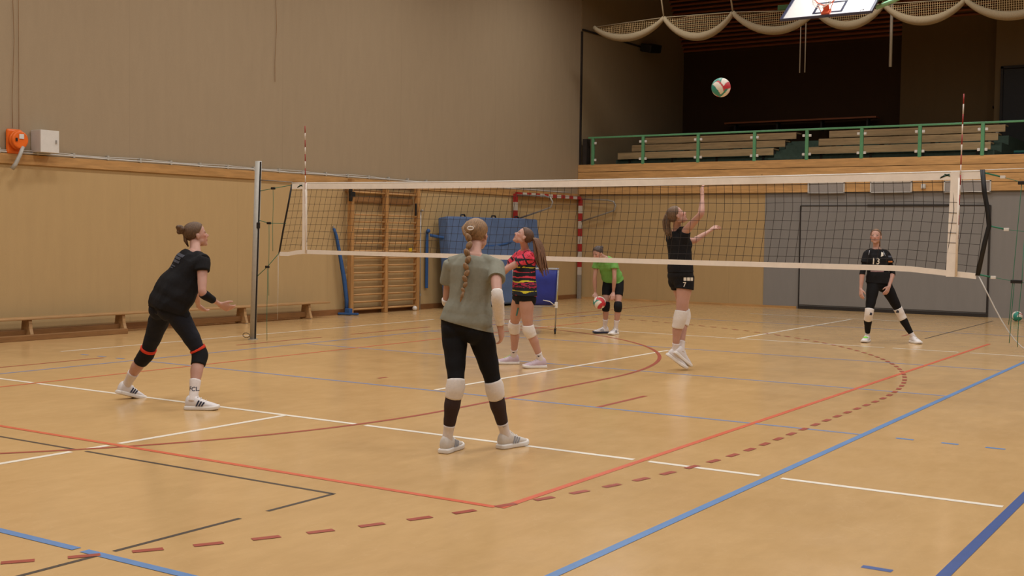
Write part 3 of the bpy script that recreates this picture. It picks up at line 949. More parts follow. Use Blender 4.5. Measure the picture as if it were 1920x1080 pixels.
ar = mottled('antenna_red', rgb(150, 44, 40), 0.08, 20, 0.5)
aw = mottled('antenna_white', rgb(216, 202, 190), 0.05, 20, 0.5)
def antenna(x, z0, top, lean, label):
    r = empty('net_antenna', (x, -0.02, z0), 0, label, 'antenna')
    b = MB()
    H = top - z0; n = int(round(H / 0.1))
    for k in range(n):
        za, zb = H * k / n, H * (k + 1) / n
        b.cyl((lean * za, 0, za), (lean * zb, 0, zb), 0.0065, 8, mi=(n - k) % 2)
    b.build('rod', [aw, ar], r)
    b = MB(); b.tube([(0, 0, 0.0), (0, 0, 1.0)], 0.011, 8); b.build('sleeve', tape, r)
antenna(-4.46, 1.31, 3.13, -0.015, 'thin red and white antenna standing at the left side band of the net')
antenna(4.515, 1.25, 3.10, 0.012, 'thin red and white antenna standing at the right side band of the net')

# ---------------- basketball backboard ----------------
tilt = math.radians(53)
bbx = (-1.166 + 0.644) / 2
bb = empty('basketball_hoop', (bbx, 10.0, 5.94), 0, 'white basketball backboard with orange hoop folded up below the roof', 'basketball hoop')
Rb = Matrix.Rotation(-tilt, 3, 'X')
bwhite = mottled('backboard_white', rgb(250, 248, 246), 0.01, 4, 0.4)
ogr = mottled('hoop_orange', rgb(226, 104, 70), 0.06, 12, 0.4)
def inb(name, mbld, mt, parent=bb, **k):
    o = mbld.build(name, mt, parent, **k)
    o.rotation_euler = (-tilt, 0, 0) if parent is bb else (0, 0, 0)
    return o
b = MB(); b.box((0, 0.015, 0.53), (1.78, 0.03, 1.05)); brd = inb('backboard', b, bwhite, bevel=0.004)
b = MB()
navyb = mottled('board_edge', rgb(70, 72, 96), 0.05, 12, 0.5)
for s in (-1, 1): b.box((s * 0.885, -0.002, 0.53), (0.05, 0.045, 1.06))
b.box((0, 0.0, 0.0), (1.82, 0.05, 0.02)); b.box((0, 0.0, 1.06), (1.82, 0.05, 0.03))
inb('edge_frame', b, navyb)
b = MB()
for s in (-1, 1): b.box((s * 0.275, -0.004, 0.36), (0.045, 0.006, 0.42))
for z in (0.15, 0.57): b.box((0, -0.004, z), (0.59, 0.006, 0.045))
inb('target_square', b, mottled('target_navy', rgb(58, 62, 84), 0.05, 12, 0.5))
b = MB()
b.box((0, -0.03, 0.10), (0.16, 0.05, 0.16)); b.box((0, -0.10, 0.14), (0.12, 0.14, 0.02))
inb('hoop_mount', b, ogr, bevel=0.004)
b = MB(); b.torus((0, -0.38, 0.16), 0.225, 0.010, 'z', 32, 8)
for s in (-1, 1): b.tube([(s * 0.07, -0.03, 0.04), (s * 0.17, -0.24, 0.15)], 0.007, 6)
inb('hoop', b, ogr)
b = MB()
for k in range(12):
    a = 2 * math.pi * k / 12
    for sgn in (-1, 1):
        pts = []
        for j in range(6):
            rr_ = 0.225 - 0.10 * (j / 5) ** 0.8
            aa = a + sgn * j * math.pi / 12
            pts.append((rr_ * math.cos(aa), -0.38 + rr_ * math.sin(aa), 0.15 - 0.07 * j))
        b.tube(pts, 0.004, 4)
inb('hoop_net', b, tape)
me = font_mesh('IT', 0.11)
o = bpy.data.objects.new('lettering', me); COL.objects.link(o); o.parent = brd
o.rotation_euler = (math.pi / 2, 0, 0); o.location = (0.70, -0.003, 0.10); me.materials.append(navyb)
b = MB()
for s in (-0.35, 0.35):
    b.tube([(s, 0.04, 0.6), (s, 0.3, 1.0), (s, 0.5, 1.9)], 0.03, 8)
b.box((0, 0.09, 0.3), (1.2, 0.06, 0.06)); b.box((0, 0.09, 0.8), (1.2, 0.06, 0.06))
inb('frame', b, M['deepgreen'])
b = MB(); b.box((-0.1, 0.80, 0.40), (2.3, 0.10, 0.10)); b.build('cross_beam', M['deepgreen'], bb, bevel=0.01)
b = MB(); b.tube([(0.80, 0.62, 0.19), (1.15, 0.62, 0.30), (2.2, 0.62, 0.72)], 0.045, 4); b.build('side_brace', M['mint'], bb)
# thin poles running up behind the board
for x, rr_, lb in ((-2.02, 0.014, 'slim grey pole hanging behind the backboard, left of a close pair'), (-1.90, 0.014, 'slim grey pole hanging behind the backboard, right of a close pair'), (0.02, 0.035, 'thick grey pole hanging right of the backboard')):
    b = MB(); b.cyl((0, 0, 0), (0, 0, 3.6), rr_, 8)
    o = b.build('ceiling_pole', M['steel']); o.location = (x, 13.6, 5.4); tag(o, lb, 'pole')

# ---------------- gathered net curtain under the roof ----------------
curt = empty('net_curtain', (0, 12.8, 0), 0, 'beige net curtain gathered in swags below the gallery roof', 'net curtain')
meshm = new_mat('curtain_mesh', rgb(176, 150, 110), 0.9, 0.1)
t = NT(meshm)
tc = t.coords((1, 1, 1))
sx = t.n('ShaderNodeSeparateXYZ'); t.l(tc, sx.inputs[0])
fac = None
for ax in (0, 2):
    pp = t.n('ShaderNodeMath', operation='PINGPONG'); pp.inputs[1].default_value = 0.0225
    t.l(sx.outputs[ax], pp.inputs[0])
    lt = t.n('ShaderNodeMath', operation='LESS_THAN'); lt.inputs[1].default_value = 0.0045 if ax == 0 else 0.003
    t.l(pp.outputs[0], lt.inputs[0])
    if fac is None: fac = lt.outputs[0]
    else:
        mx = t.n('ShaderNodeMath', operation='MAXIMUM'); t.l(fac, mx.inputs[0]); t.l(lt.outputs[0], mx.inputs[1]); fac = mx.outputs[0]
t.l(fac, t.b.inputs['Alpha'])
hem = mottled('curtain_hem', rgb(148, 132, 106), 0.14, 30, 0.9, 0.1, stretch=(6, 1, 1), bump=0.4, bscale=30)
susp = [(-6.95, 6.72), (-5.07, 6.79), (-3.34, 6.755), (-1.42, 6.62), (0.06, 6.62), (1.72, 6.56), (3.5, 6.5)]
mids = [6.37, 6.26, 6.20, 6.24, 6.17, 6.12]
for i in range(len(susp) - 1):
    (xa, za), (xb, zb) = susp[i], susp[i + 1]
    low = mids[i]
    nS = 26
    top, bot = [], []
    for k in range(nS + 1):
        s = k / nS
        x = xa + (xb - xa) * s
        zt = za + (zb - za) * s
        sag = 4 * s * (1 - s)
        top.append((x, 0.03 * math.sin(s * 9), zt - 0.02))
        bot.append((x, 0.05 * math.sin(s * math.pi), zt - (min(za, zb) - low) * sag ** 0.85))
    b = MB()
    for k in range(nS):
        for q in range(4):
            f0, f1 = q / 4, (q + 1) / 4
            L_ = lambda A, B, f: tuple(np.array(A) * (1 - f) + np.array(B) * f)
            b.quad([L_(top[k], bot[k], f0), L_(top[k + 1], bot[k + 1], f0), L_(top[k + 1], bot[k + 1], f1), L_(top[k], bot[k], f1)])
    b.build('mesh_sheet', meshm, curt)
    b = MB(); b.tube(bot, [0.05 + 0.045 * math.sin(math.pi * k / nS) for k in range(nS + 1)], 10)
    b.build('rolled_hem', hem, curt)
b = MB(); b.tube([(x, 0, z) for x, z in susp], 0.012, 6); b.build('top_rope', hem, curt)
for (x, z) in susp[1:]:
    b = MB(); b.tube([(x, 0, z), (x - 0.10, 0.0, z + 0.6), (x - 0.25, 0, 9.0)], 0.02, 6); b.build('hanging_rope', hem, curt)

# ---------------- volleyballs ----------------
def ball_mesh():
    bm = bmesh.new()
    bmesh.ops.create_icosphere(bm, subdivisions=5, radius=0.105)
    me = bpy.data.meshes.new('volleyball')
    bm.to_mesh(me); bm.free()
    me.polygons.foreach_set('use_smooth', [True] * len(me.polygons))
    ca = me.color_attributes.new('tint', 'FLOAT_COLOR', 'POINT')
    wh, gr, rd = rgb(228, 220, 206), rgb(46, 138, 122), rgb(196, 54, 62)
    for i, v in enumerate(me.vertices):
        d = np.array(v.co) / 0.105
        ax = int(np.argmax(np.abs(d)))
        a, c = d[(ax + 1) % 3], d[(ax + 2) % 3]
        a, c = a / abs(d[ax]), c / abs(d[ax])
        # three curved panels on each face of the cube
        q = a + 0.42 * (1 - c * c) * (1 if d[ax] > 0 else -1) * 0.8
        if q < -0.30: col = gr
        elif q > 0.42: col = rd
        else: col = wh
        if min(abs(q + 0.30), abs(q - 0.42)) < 0.02 or max(abs(a), abs(c)) > 0.985: col = tuple(x * 0.55 for x in col[:3]) + (1,)
        ca.data[i].color = col
    return me
BALL = ball_mesh()
BALL.materials.append(attr_mat('ball_leather', 0.45, 0.4, grain=0.04))
def ball(loc, rot, label):
    o = bpy.data.objects.new('volleyball', BALL)
    COL.objects.link(o); o.location = loc; o.rotation_euler = rot
    tag(o, label, 'ball', 'volleyballs')
    return o
ball((2.064, -0.431, 3.259), (0.4, 0.9, 0.2), 'white, green and red volleyball flying in the air above the net')
ball((2.87, 13.0, 0.108), (0.2, 0.3, 1.0), 'volleyball lying on the floor at the right picture edge')

# ---------------- people: skeletons solved on sight lines with real bone lengths ----------------
def nrm(v):
    v = np.asarray(v, float)
    return v / (np.linalg.norm(v) + 1e-12)
def ray(px):
    return FW + RT * (px[0] - 960) / F_PX - UP * (px[1] - 540) / F_PX
def atd(px, D): return CAM + ray(px) * D
def onfloor(px):
    d = ray(px)
    return CAM + d * (-CAM[2] / d[2])
def depth(P): return float((np.asarray(P) - CAM) @ FW)
def chain(P, px, L, sg):
    d = ray(px); w = CAM - P
    a, b_, c = d @ d, d @ w, w @ w - L * L
    disc = b_ * b_ - a * c
    if disc < 0: return CAM + d * (-b_ / a)
    r_ = math.sqrt(disc)
    return CAM + d * ((-b_ + sg * r_) / a)
CR = nrm([RT[0], RT[1], 0])     # to the right in the picture
CF = nrm([FW[0], FW[1], 0])     # away from the viewer
Z = np.array([0, 0, 1.0])
def dirv(r, f, z=0.0): return nrm(CR * r + CF * f + Z * z)

def solve(sp):
    S = sp['H'] / 1.75
    J = {'S': S}
    for s in 'RL':
        if 'sole' + s in sp:
            g = onfloor(sp['sole' + s])
            J['A' + s] = g + Z * (0.085 * S + sp.get('lift' + s, 0.0))
        else:
            J['A' + s] = atd(sp['ankle' + s], sp['D'])
        J['K' + s] = chain(J['A' + s], sp['knee' + s], 0.41 * S, sp['kdir' + s])
    J['P'] = atd(sp['pelvis'], sp['D'])
    pr = nrm(sp['hipaxis'])
    J['HR'] = J['P'] + pr * 0.088 * S; J['HL'] = J['P'] - pr * 0.088 * S
    J['N'] = chain(J['P'], sp['neck'], 0.49 * S, sp['ndir'])
    sr = nrm(sp['shaxis'])
    J['pr'], J['sr'] = pr, sr
    up = nrm(J['N'] - J['P'])
    for s, q in (('R', 1), ('L', -1)):
        lift = sp.get('shlift' + s, 0.0)
        J['S' + s] = J['N'] - up * (0.072 - lift) * S + sr * q * 0.156 * S + nrm(np.cross(up, sr)) * sp.get('shfwd' + s, 0.0)
        J['E' + s] = chain(J['S' + s], sp['elbow' + s], 0.285 * S, sp['edir' + s])
        J['W' + s] = chain(J['E' + s], sp['wrist' + s], 0.245 * S, sp['wdir' + s])
        J['T' + s] = chain(J['W' + s], sp['tip' + s], sp.get('hlen' + s, 0.15) * S, sp.get('tdir' + s, -1))
    J['H'] = chain(J['N'], sp['head'], 0.185 * S, sp['hdir'])
    return J

def report(n, J, sp):
    d = lambda a, b_: np.linalg.norm(J[a] - J[b_]) / J['S']
    print('FIG', n, 'thighR %.2f L %.2f shankR %.2f L %.2f torso %.2f ua %.2f %.2f fa %.2f %.2f head %.2f pelvis z %.2f' % (
        d('HR', 'KR'), d('HL', 'KL'), d('KR', 'AR'), d('KL', 'AL'), d('P', 'N'), d('SR', 'ER'), d('SL', 'EL'), d('ER', 'WR'), d('EL', 'WL'), d('N', 'H'), J['P'][2]))

FIG = {}
FIG['p1'] = dict(H=1.86, D=10.72, soleR=(362, 768), soleL=(236, 748), liftL=0.035, kneeR=(376, 665), kneeL=(274, 665), kdirR=1, kdirL=-1,
    pelvis=(315, 577), hipaxis=dirv(0.70, -0.72), neck=(367, 474), ndir=-1, shaxis=dirv(0.62, -0.78),
    elbowR=(379, 550), edirR=-1, wristR=(411, 570), wdirR=1, tipR=(440, 583), tdirR=1,
    elbowL=(366, 548), edirL=1, wristL=(372, 573), wdirL=1, tipL=(384, 584), tdirL=1, hlenL=0.12,
    head=(368, 441), hdir=1, shfwdR=0.03, shfwdL=0.03)
FIG['p2'] = dict(H=1.86, D=8.66, soleR=(948, 840), soleL=(838, 848), kneeR=(926, 722), kneeL=(855, 720), kdirR=-1, kdirL=-1,
    pelvis=(874, 612), hipaxis=dirv(0.95, -0.25), neck=(890, 478), ndir=1, shaxis=dirv(0.97, -0.22),
    elbowR=(932, 553), edirR=-1, wristR=(938, 612), wdirR=1, tipR=(943, 646), tdirR=1,
    elbowL=(838, 568), edirL=1, wristL=(862, 545), wdirL=1, tipL=(880, 530), tdirL=1,
    head=(894, 441), hdir=1)
FIG['p3'] = dict(H=1.82, D=14.2, soleL=(1014, 690), soleR=(963, 683), kneeL=(991, 618), kneeR=(964, 611), kdirL=-1, kdirR=-1,
    pelvis=(982, 556), hipaxis=dirv(-0.38, 0.93), neck=(985, 470), ndir=1, shaxis=dirv(-0.40, 0.92),
    elbowL=(943, 508), edirL=-1, wristL=(912, 502), wdirL=1, tipL=(892, 490), tdirL=1,
    elbowR=(944, 512), edirR=1, wristR=(913, 502), wdirR=-1, tipR=(893, 492), tdirR=-1,
    head=(981, 444), hdir=-1, shfwdL=0.02, shfwdR=0.02)
FIG['p4'] = dict(H=1.72, D=19.5, soleR=(1134, 625), soleL=(1154, 627), kneeR=(1136, 573), kneeL=(1159, 574), kdirR=-1, kdirL=-1,
    pelvis=(1150, 529), hipaxis=dirv(-0.86, 0.5), neck=(1133, 484), ndir=-1, shaxis=dirv(-0.88, 0.46),
    elbowR=(1115, 523), edirR=-1, wristR=(1116, 549), wdirR=1, tipR=(1119, 563), tdirR=-1,
    elbowL=(1152, 523), edirL=-1, wristL=(1150, 548), wdirL=1, tipL=(1148, 562), tdirL=-1,
    head=(1121, 475), hdir=-1)
FIG['p5'] = dict(H=1.91, D=14.25, ankleR=(1266, 661), ankleL=(1277, 657), kneeR=(1275, 594), kneeL=(1283, 593), kdirR=-1, kdirL=1,
    pelvis=(1278, 522), hipaxis=dirv(0.30, -0.95), neck=(1270, 432), ndir=1, shaxis=dirv(0.42, -0.9),
    elbowR=(1315, 401), edirR=-1, wristR=(1317, 368), wdirR=1, tipR=(1315, 346), tdirR=1, hlenR=0.16,
    elbowL=(1301, 452), edirL=1, wristL=(1332, 432), wdirL=1, tipL=(1349, 419), tdirL=1,
    head=(1269, 405), hdir=-1, shliftR=0.06)
FIG['p6'] = dict(H=1.88, D=18.5, soleR=(1626, 641), soleL=(1712, 643), kneeR=(1629, 588), kneeL=(1687, 586), kdirR=-1, kdirL=-1,
    pelvis=(1648, 532), hipaxis=dirv(-0.97, -0.2), neck=(1643, 467), ndir=1, shaxis=dirv(-0.95, -0.28),
    elbowR=(1617, 511), edirR=-1, wristR=(1614, 542), wdirR=-1, tipR=(1615, 560), tdirR=-1,
    elbowL=(1674, 512), edirL=-1, wristL=(1667, 537), wdirL=-1, tipL=(1660, 553), tdirL=-1,
    head=(1642, 444), hdir=-1)
JJ = {k: solve(v) for k, v in FIG.items()}

#ENDSOLVE

# ---------------- body builder ----------------
def lerp_tab(tab, t):
    for (a, va), (b_, vb) in zip(tab, tab[1:]):
        if t <= b_:
            k = (t - a) / (b_ - a) if b_ > a else 0
            k = min(1, max(0, k)); k = k * k * (3 - 2 * k)
            return np.asarray(va, float) * (1 - k) + np.asarray(vb, float) * k
    return np.asarray(tab[-1][1], float)

class Limb:
    """three joints, t in 0..2; ring radii (side, front), centre shift to the front"""
    def __init__(s, a, b, c, side, tab, S):
        s.P = [np.asarray(a, float), np.asarray(b, float), np.asarray(c, float)]
        s.side0 = nrm(side); s.tab = tab; s.S = S
    def point(s, t):
        # soft corner at the middle joint
        a, b, c = s.P
        w = 0.12
        if abs(t - 1) < w:
            k = (t - (1 - w)) / (2 * w)
            p0 = b + (a - b) * w; p2 = b + (c - b) * w
            return (1 - k) ** 2 * p0 + 2 * k * (1 - k) * b + k * k * p2
        return a + (b - a) * t if t < 1 else b + (c - b) * (t - 1)
    def frame(s, t):
        e = 0.03
        T = nrm(s.point(min(2.2, t + e)) - s.point(max(-0.2, t - e)))
        sd = nrm(s.side0 - T * (s.side0 @ T))
        fr = np.cross(sd, T)            # side x down = front  (side right, T down)
        return T, sd, fr
    def ring(s, t, inf=0.0, n=20, scale=1.0, tilt=0.0):
        T, sd, fr = s.frame(t)
        rs, rf, sh = lerp_tab(s.tab, t)
        c = s.point(t) + fr * sh * s.S
        rs, rf = (rs * s.S) * scale + inf, (rf * s.S) * scale + inf
        return [c + sd * rs * math.cos(2 * math.pi * k / n) + fr * rf * math.sin(2 * math.pi * k / n) for k in range(n)]
    def add(s, mb, t0, t1, inf=0.0, n=20, step=0.045, scale=lambda t: 1.0, mi=0, infs=None):
        m = max(3, int(abs(t1 - t0) / step) + 1)
        rings = [s.ring(t0 + (t1 - t0) * i / (m - 1), inf if infs is None else infs(i / (m - 1)), n, scale(t0 + (t1 - t0) * i / (m - 1))) for i in range(m)]
        mb.loft(rings, mi=mi)
LEG = [(-0.15, (.082, .088, .0)), (0.0, (.084, .090, .0)), (0.25, (.082, .086, .006)), (0.6, (.066, .070, .008)), (0.88, (.052, .056, .004)), (1.0, (.050, .055, .003)),
       (1.14, (.048, .050, -.004)), (1.35, (.051, .055, -.012)), (1.6, (.040, .043, -.008)), (1.85, (.030, .034, -.002)), (2.0, (.031, .037, .0)), (2.1, (.030, .036, 0))]
ARM = [(-0.1, (.042, .044, 0)), (0.0, (.046, .048, 0)), (0.2, (.043, .046, 0)), (0.6, (.037, .040, 0)), (0.9, (.033, .035, 0)), (1.0, (.033, .035, 0)), (1.2, (.037, .035, 0)),
       (1.5, (.032, .029, 0)), (1.85, (.025, .019, 0)), (2.0, (.025, .018, 0)), (2.1, (.026, .017, 0))]
TORSO = [(-0.14, (.105, .080, 0)), (-0.05, (.155, .105, -.008)), (0.06, (.172, .114, -.012)), (0.20, (.158, .106, -.006)), (0.38, (.130, .092, .0)), (0.55, (.134, .096, .003)), (0.72, (.150, .104, .006)),
         (0.82, (.148, .098, .0)), (0.91, (.112, .080, -.006)), (0.98, (.066, .058, -.006)), (1.03, (.056, .054, 0))]

class Torso:
    def __init__(s, J):
        s.J = J; s.S = J['S']
    def frame(s, t):
        P, N = s.J['P'], s.J['N']
        T = nrm(N - P)
        k = min(1, max(0, t))
        sd = nrm(s.J['pr'] * (1 - k) + s.J['sr'] * k)
        # hips keep closer to level
        sd = nrm(sd - T * (sd @ T))
        fr = np.cross(T, sd)            # up x right = front
        return T, sd, fr
    def centre(s, t):
        P, N = s.J['P'], s.J['N']
        T, sd, fr = s.frame(t)
        bow = s.J.get('bow', 0.0)
        return P + (N - P) * t - fr * bow * math.sin(math.pi * min(1, max(0, t)))
    def ring(s, t, inf=0.0, n=32, scale=1.0, sx=1.0):
        T, sd, fr = s.frame(t)
        rs, rf, sh = lerp_tab(TORSO, t)
        c = s.centre(t) + fr * sh * s.S
        rs, rf = rs * s.S * scale * sx + inf, rf * s.S * scale + inf
        out = []
        for k in range(n):
            a = 2 * math.pi * k / n
            ca, sa = math.cos(a), math.sin(a)
            e = 0.86
            out.append(c + sd * rs * math.copysign(abs(ca) ** e, ca) + fr * rf * math.copysign(abs(sa) ** e, sa))
        return out
    def add(s, mb, t0, t1, inf=0.0, m=18, scale=lambda t: 1.0, sx=lambda t: 1.0, infs=None):
        mb.loft([s.ring(t0 + (t1 - t0) * i / (m - 1), inf if infs is None else infs(t0 + (t1 - t0) * i / (m - 1)), 32, scale(t0 + (t1 - t0) * i / (m - 1)), sx(t0 + (t1 - t0) * i / (m - 1))) for i in range(m)])

def remesh(mb, name, mats, parent, voxel, smooth=4, fac=0.5):
    o = mb.build(name, mats, parent)
    r = o.modifiers.new('r', 'REMESH'); r.mode = 'VOXEL'; r.voxel_size = voxel; r.use_smooth_shade = True
    s = o.modifiers.new('s', 'SMOOTH'); s.factor = fac; s.iterations = smooth
    dg = bpy.context.evaluated_depsgraph_get()
    me = bpy.data.meshes.new_from_object(o.evaluated_get(dg))
    old = o.data
    o.modifiers.clear()
    o.data = me
    me.name = name
    bpy.data.meshes.remove(old)
    me.materials.clear()
    for m_ in (mats if isinstance(mats, (list, tuple)) else [mats]): me.materials.append(m_)
    me.polygons.foreach_set('use_smooth', [True] * len(me.polygons))
    return o

def coords_of(me):
    a = np.empty(len(me.vertices) * 3); me.vertices.foreach_get('co', a); return a.reshape(-1, 3)
def normals_of(me):
    a = np.empty(len(me.vertices) * 3); me.vertices.foreach_get('normal', a); return a.reshape(-1, 3)
def set_coords(me, a):
    me.vertices.foreach_set('co', a.ravel()); me.update()
def set_tint(me, cols):
    ca = me.color_attributes.new('tint', 'FLOAT_COLOR', 'POINT')
    c = np.ones((len(me.vertices), 4)); c[:, :3] = cols
    ca.data.foreach_set('color', c.ravel())

def push_out(o, inner, gap=.006):
    """keep a garment outside the one below it"""
    b_ = bmesh.new(); b_.from_mesh(inner.data)
    tree = BVHTree.FromBMesh(b_)
    co = coords_of(o.data)
    for i, p in enumerate(co):
        h = tree.find_nearest(Vector(p), .08)
        if h[0] is None: continue
        d = (Vector(p) - h[0]).dot(h[1])
        if d < gap and d > -.045:
            co[i] = h[0] + h[1] * gap
    set_coords(o.data, co)
    b_.free()

def cut_hem(o, point, up, thick=.004):
    b_ = bmesh.new(); b_.from_mesh(o.data)
    n_ = Vector(nrm(up))
    bmesh.ops.bisect_plane(b_, geom=b_.verts[:] + b_.edges[:] + b_.faces[:], plane_co=Vector(point), plane_no=-n_, clear_outer=True)
    b_.to_mesh(o.data); b_.free()
    m_ = o.modifiers.new('cloth', 'SOLIDIFY'); m_.thickness = thick; m_.offset = -1

def hem_line(f, pa, pb, D):
    """hem plane through two sight points, as square to the spine as it can be"""
    a, c = atd(pa, D), atd(pb, D)
    d_ = nrm(c - a); T_ = nrm(f.J['N'] - f.J['P'])
    return (a + c) / 2, nrm(T_ - d_ * (T_ @ d_))

def wrinkle(o, amp, scale, axis=None, stretch=3.0, seed=0.0):
    """displace cloth along its normals with stretched noise, folds running along axis"""
    me = o.data
    co, no = coords_of(me), normals_of(me)
    ax = nrm(axis) if axis is not None else np.array([0, 0, 1.0])
    d = np.empty(len(co))
    for i, p in enumerate(co):
        q = p - ax * (p @ ax) * (1 - 1 / stretch)
        q = Vector(q * scale) + Vector((seed, seed * 1.7, 0))
        n1 = noise.noise(q)
        n2 = noise.noise(q * 2.3)
        d[i] = (1 - 2 * abs(n1)) * 0.8 + n2 * 0.5 - 0.3
    set_coords(me, co + no * (d * amp)[:, None])

def hand(mb, W, T, palm_n, S, side, curl=0.5, spread=0.0, curls=None, thumb=0.5):
    """W wrist, T middle knuckle direction, palm_n direction the palm faces, side +1 right hand"""
    f = nrm(np.asarray(T) - np.asarray(W)); n = nrm(palm_n - f * (palm_n @ f))
    lat = np.cross(f, n) * side           # towards the thumb
    hs = S * 1.0
    # palm
    rings = []
    for t_, w, th in ((0.0, .025, .019), (.02, .030, .019), (.05, .039, .017), (.08, .041, .015), (.095, .038, .013)):
        c = W + f * t_ * hs
        rings.append([c + lat * w * hs * math.copysign(abs(math.cos(a)) ** .8, math.cos(a)) + n * th * hs * math.sin(a) for a in np.linspace(0, 2 * math.pi, 17)[:-1]])
    mb.loft(rings)
    for i, (o_, L, r_) in enumerate(((.030, .072, .0088), (.010, .080, .0092), (-.011, .074, .0088), (-.031, .058, .0078))):
        c = curls[i] if curls else curl * (1 + 0.12 * (i - 1.5))
        p = W + f * (.088 - .004 * abs(i - 1)) * hs + lat * o_ * hs
        d = nrm(f + lat * (o_ * 3.0 * (1 + spread)))
        pts = [p - d * .01, p]
        ang = 0
        for seg, k in ((.45, .7), (.30, 1.1), (.25, .8)):
            ang += c * k
            dd = d * math.cos(ang) + n * math.sin(ang)
            p = p + dd * L * seg * hs
            pts.append(p)
        rr = [r_ * hs * 1.02, r_ * hs * 1.05, r_ * hs, r_ * hs * .95, r_ * hs * .78]
        mb.tube(pts, rr, 10)
    # thumb leaves the side of the palm near its base
    p = W + f * .028 * hs + lat * .026 * hs
    d = nrm(f * .75 + lat * .75 + n * .25)
    pts = [p - d * .01, p, p + d * .036 * hs]
    d2 = nrm(f * .95 + lat * .30 + n * (.15 + thumb * .5)); pts.append(pts[-1] + d2 * .030 * hs)
    d3 = nrm(f * 1.0 + lat * .05 + n * (.2 + thumb * .7)); pts.append(pts[-1] + d3 * .024 * hs)
    mb.tube(pts, [.013 * hs, .0135 * hs, .011 * hs, .0098 * hs, .0080 * hs], 10)

class Head:
    def __init__(s, c, fwd, upv, S):
        s.c = np.asarray(c, float); s.f = nrm(fwd)
        s.u = nrm(upv - s.f * (upv @ s.f)); s.r = np.cross(s.f, s.u)
        s.S = S * 1.0
    def w(s, x, y, z): return s.c + (s.r * x + s.f * y + s.u * z) * s.S
    def rot(s, extra=None):
        m = Matrix(((s.r[0], s.f[0], s.u[0]), (s.r[1], s.f[1], s.u[1]), (s.r[2], s.f[2], s.u[2])))
        return m @ extra if extra is not None else m
    def local(s, co):
        d = (co - s.c) / s.S
        return np.stack([d @ s.r, d @ s.f, d @ s.u], 1)
    def e(s, mb, c, r, extra=None, seg=20): mb.ell(s.w(*c), tuple(np.array(r) * s.S), s.rot(extra), seg)
    def add(s, mb):
        s.e(mb, (0, -.014, .034), (.073, .092, .078), seg=28)
        s.e(mb, (0, .012, .000), (.066, .072, .080), seg=24)
        s.e(mb, (0, .034, -.030), (.054, .050, .066), seg=24)
        s.e(mb, (0, .040, -.074), (.036, .040, .030))
        s.e(mb, (0, .066, -.090), (.019, .017, .016))
        for q in (-1, 1):
            s.e(mb, (q * .040, .008, -.052), (.022, .044, .030))
            s.e(mb, (q * .034, .060, -.014), (.020, .018, .016))     # cheek
            s.e(mb, (q * .030, .070, .020), (.024, .010, .007))      # brow
            s.e(mb, (q * .076, -.006, -.006), (.0075, .017, .027), Matrix.Rotation(q * .25, 3, 'Z'))
            s.e(mb, (q * .076, -.006, -.026), (.007, .010, .010))
            s.e(mb, (q * .030, .069, .006), (.013, .010, .009))      # lid
        mb.tube([s.w(0, .074, .012), s.w(0, .086, -.006), s.w(0, .098, -.022), s.w(0, .097, -.029)], [.008 * s.S, .009 * s.S, .012 * s.S, .009 * s.S], 10)
        for q in (-1, 1): s.e(mb, (q * .010, .088, -.029), (.008, .010, .007))
        s.e(mb, (0, .078, -.052), (.022, .012, .007))
        s.e(mb, (0, .077, -.062), (.018, .011, .007))
    def tint(s, co, cols, hair, lip=(150, 84, 78)):
        L = s.local(co)
        def spot(c, r, col, strength=1.0, soft=0.35):
            d = np.sqrt((((L - np.array(c)) / np.array(r)) ** 2).sum(1))
            k = np.clip((1 + soft - d) / soft, 0, 1)[:, None] * strength
            cols[:] = cols * (1 - k) + np.array([lin(x) for x in col]) * k
        for q in (-1, 1):
            spot((q * .040, .070, -.016), (.022, .03, .018), (196, 122, 104), 0.35, 1.0)
            spot((q * .030, .080, .005), (.013, .016, .0055), (224, 214, 204), 0.8)
            spot((q * .030, .082, .005), (.0065, .016, .0065), (52, 44, 40), 1.0)
            spot((q * .030, .080, .011), (.015, .016, .0025), (58, 40, 32), 0.8)
            spot((q * .031, .078, .024), (.018, .02, .004), hair, 0.75)
            spot((q * .008, .098, -.036), (.004, .012, .003), (96, 52, 44), 0.7)
        spot((0, .085, -.056), (.023, .016, .008), lip, 0.85)
        spot((0, .088, -.0565), (.022, .016, .0016), (96, 48, 46), 0.8)
    def cap(s, mb, grow=.008, line=.0, n=40, low=-.045):
        """hair cap: skull ellipsoid grown a little, drawn in below the hairline of the face"""
        rings = []
        for i in range(1, n // 2):
            th = math.pi * i / (n // 2)
            ring = []
            for k in range(n):
                ph_ = 2 * math.pi * k / n
                x, y, z = math.sin(th) * math.cos(ph_), math.sin(th) * math.sin(ph_), math.cos(th)
                # hairline: front edge height depends on y
                X, Y, Z_ = x * (.073 + grow), -.014 + y * (.092 + grow), .034 + z * (.078 + grow)
                edge = (Y - .030 - line) - (Z_ - .045) * .85
                k_ = 1.0
                if edge > 0: k_ = max(0.80, 1 - edge * 9)
                if Z_ < low: k_ *= max(0.72, 1 - (low - Z_) * 6)
                ring.append(s.w(X * k_, -.014 + (Y + .014) * k_, .034 + (Z_ - .034) * k_))
            rings.append(ring)
        mb.loft(rings)

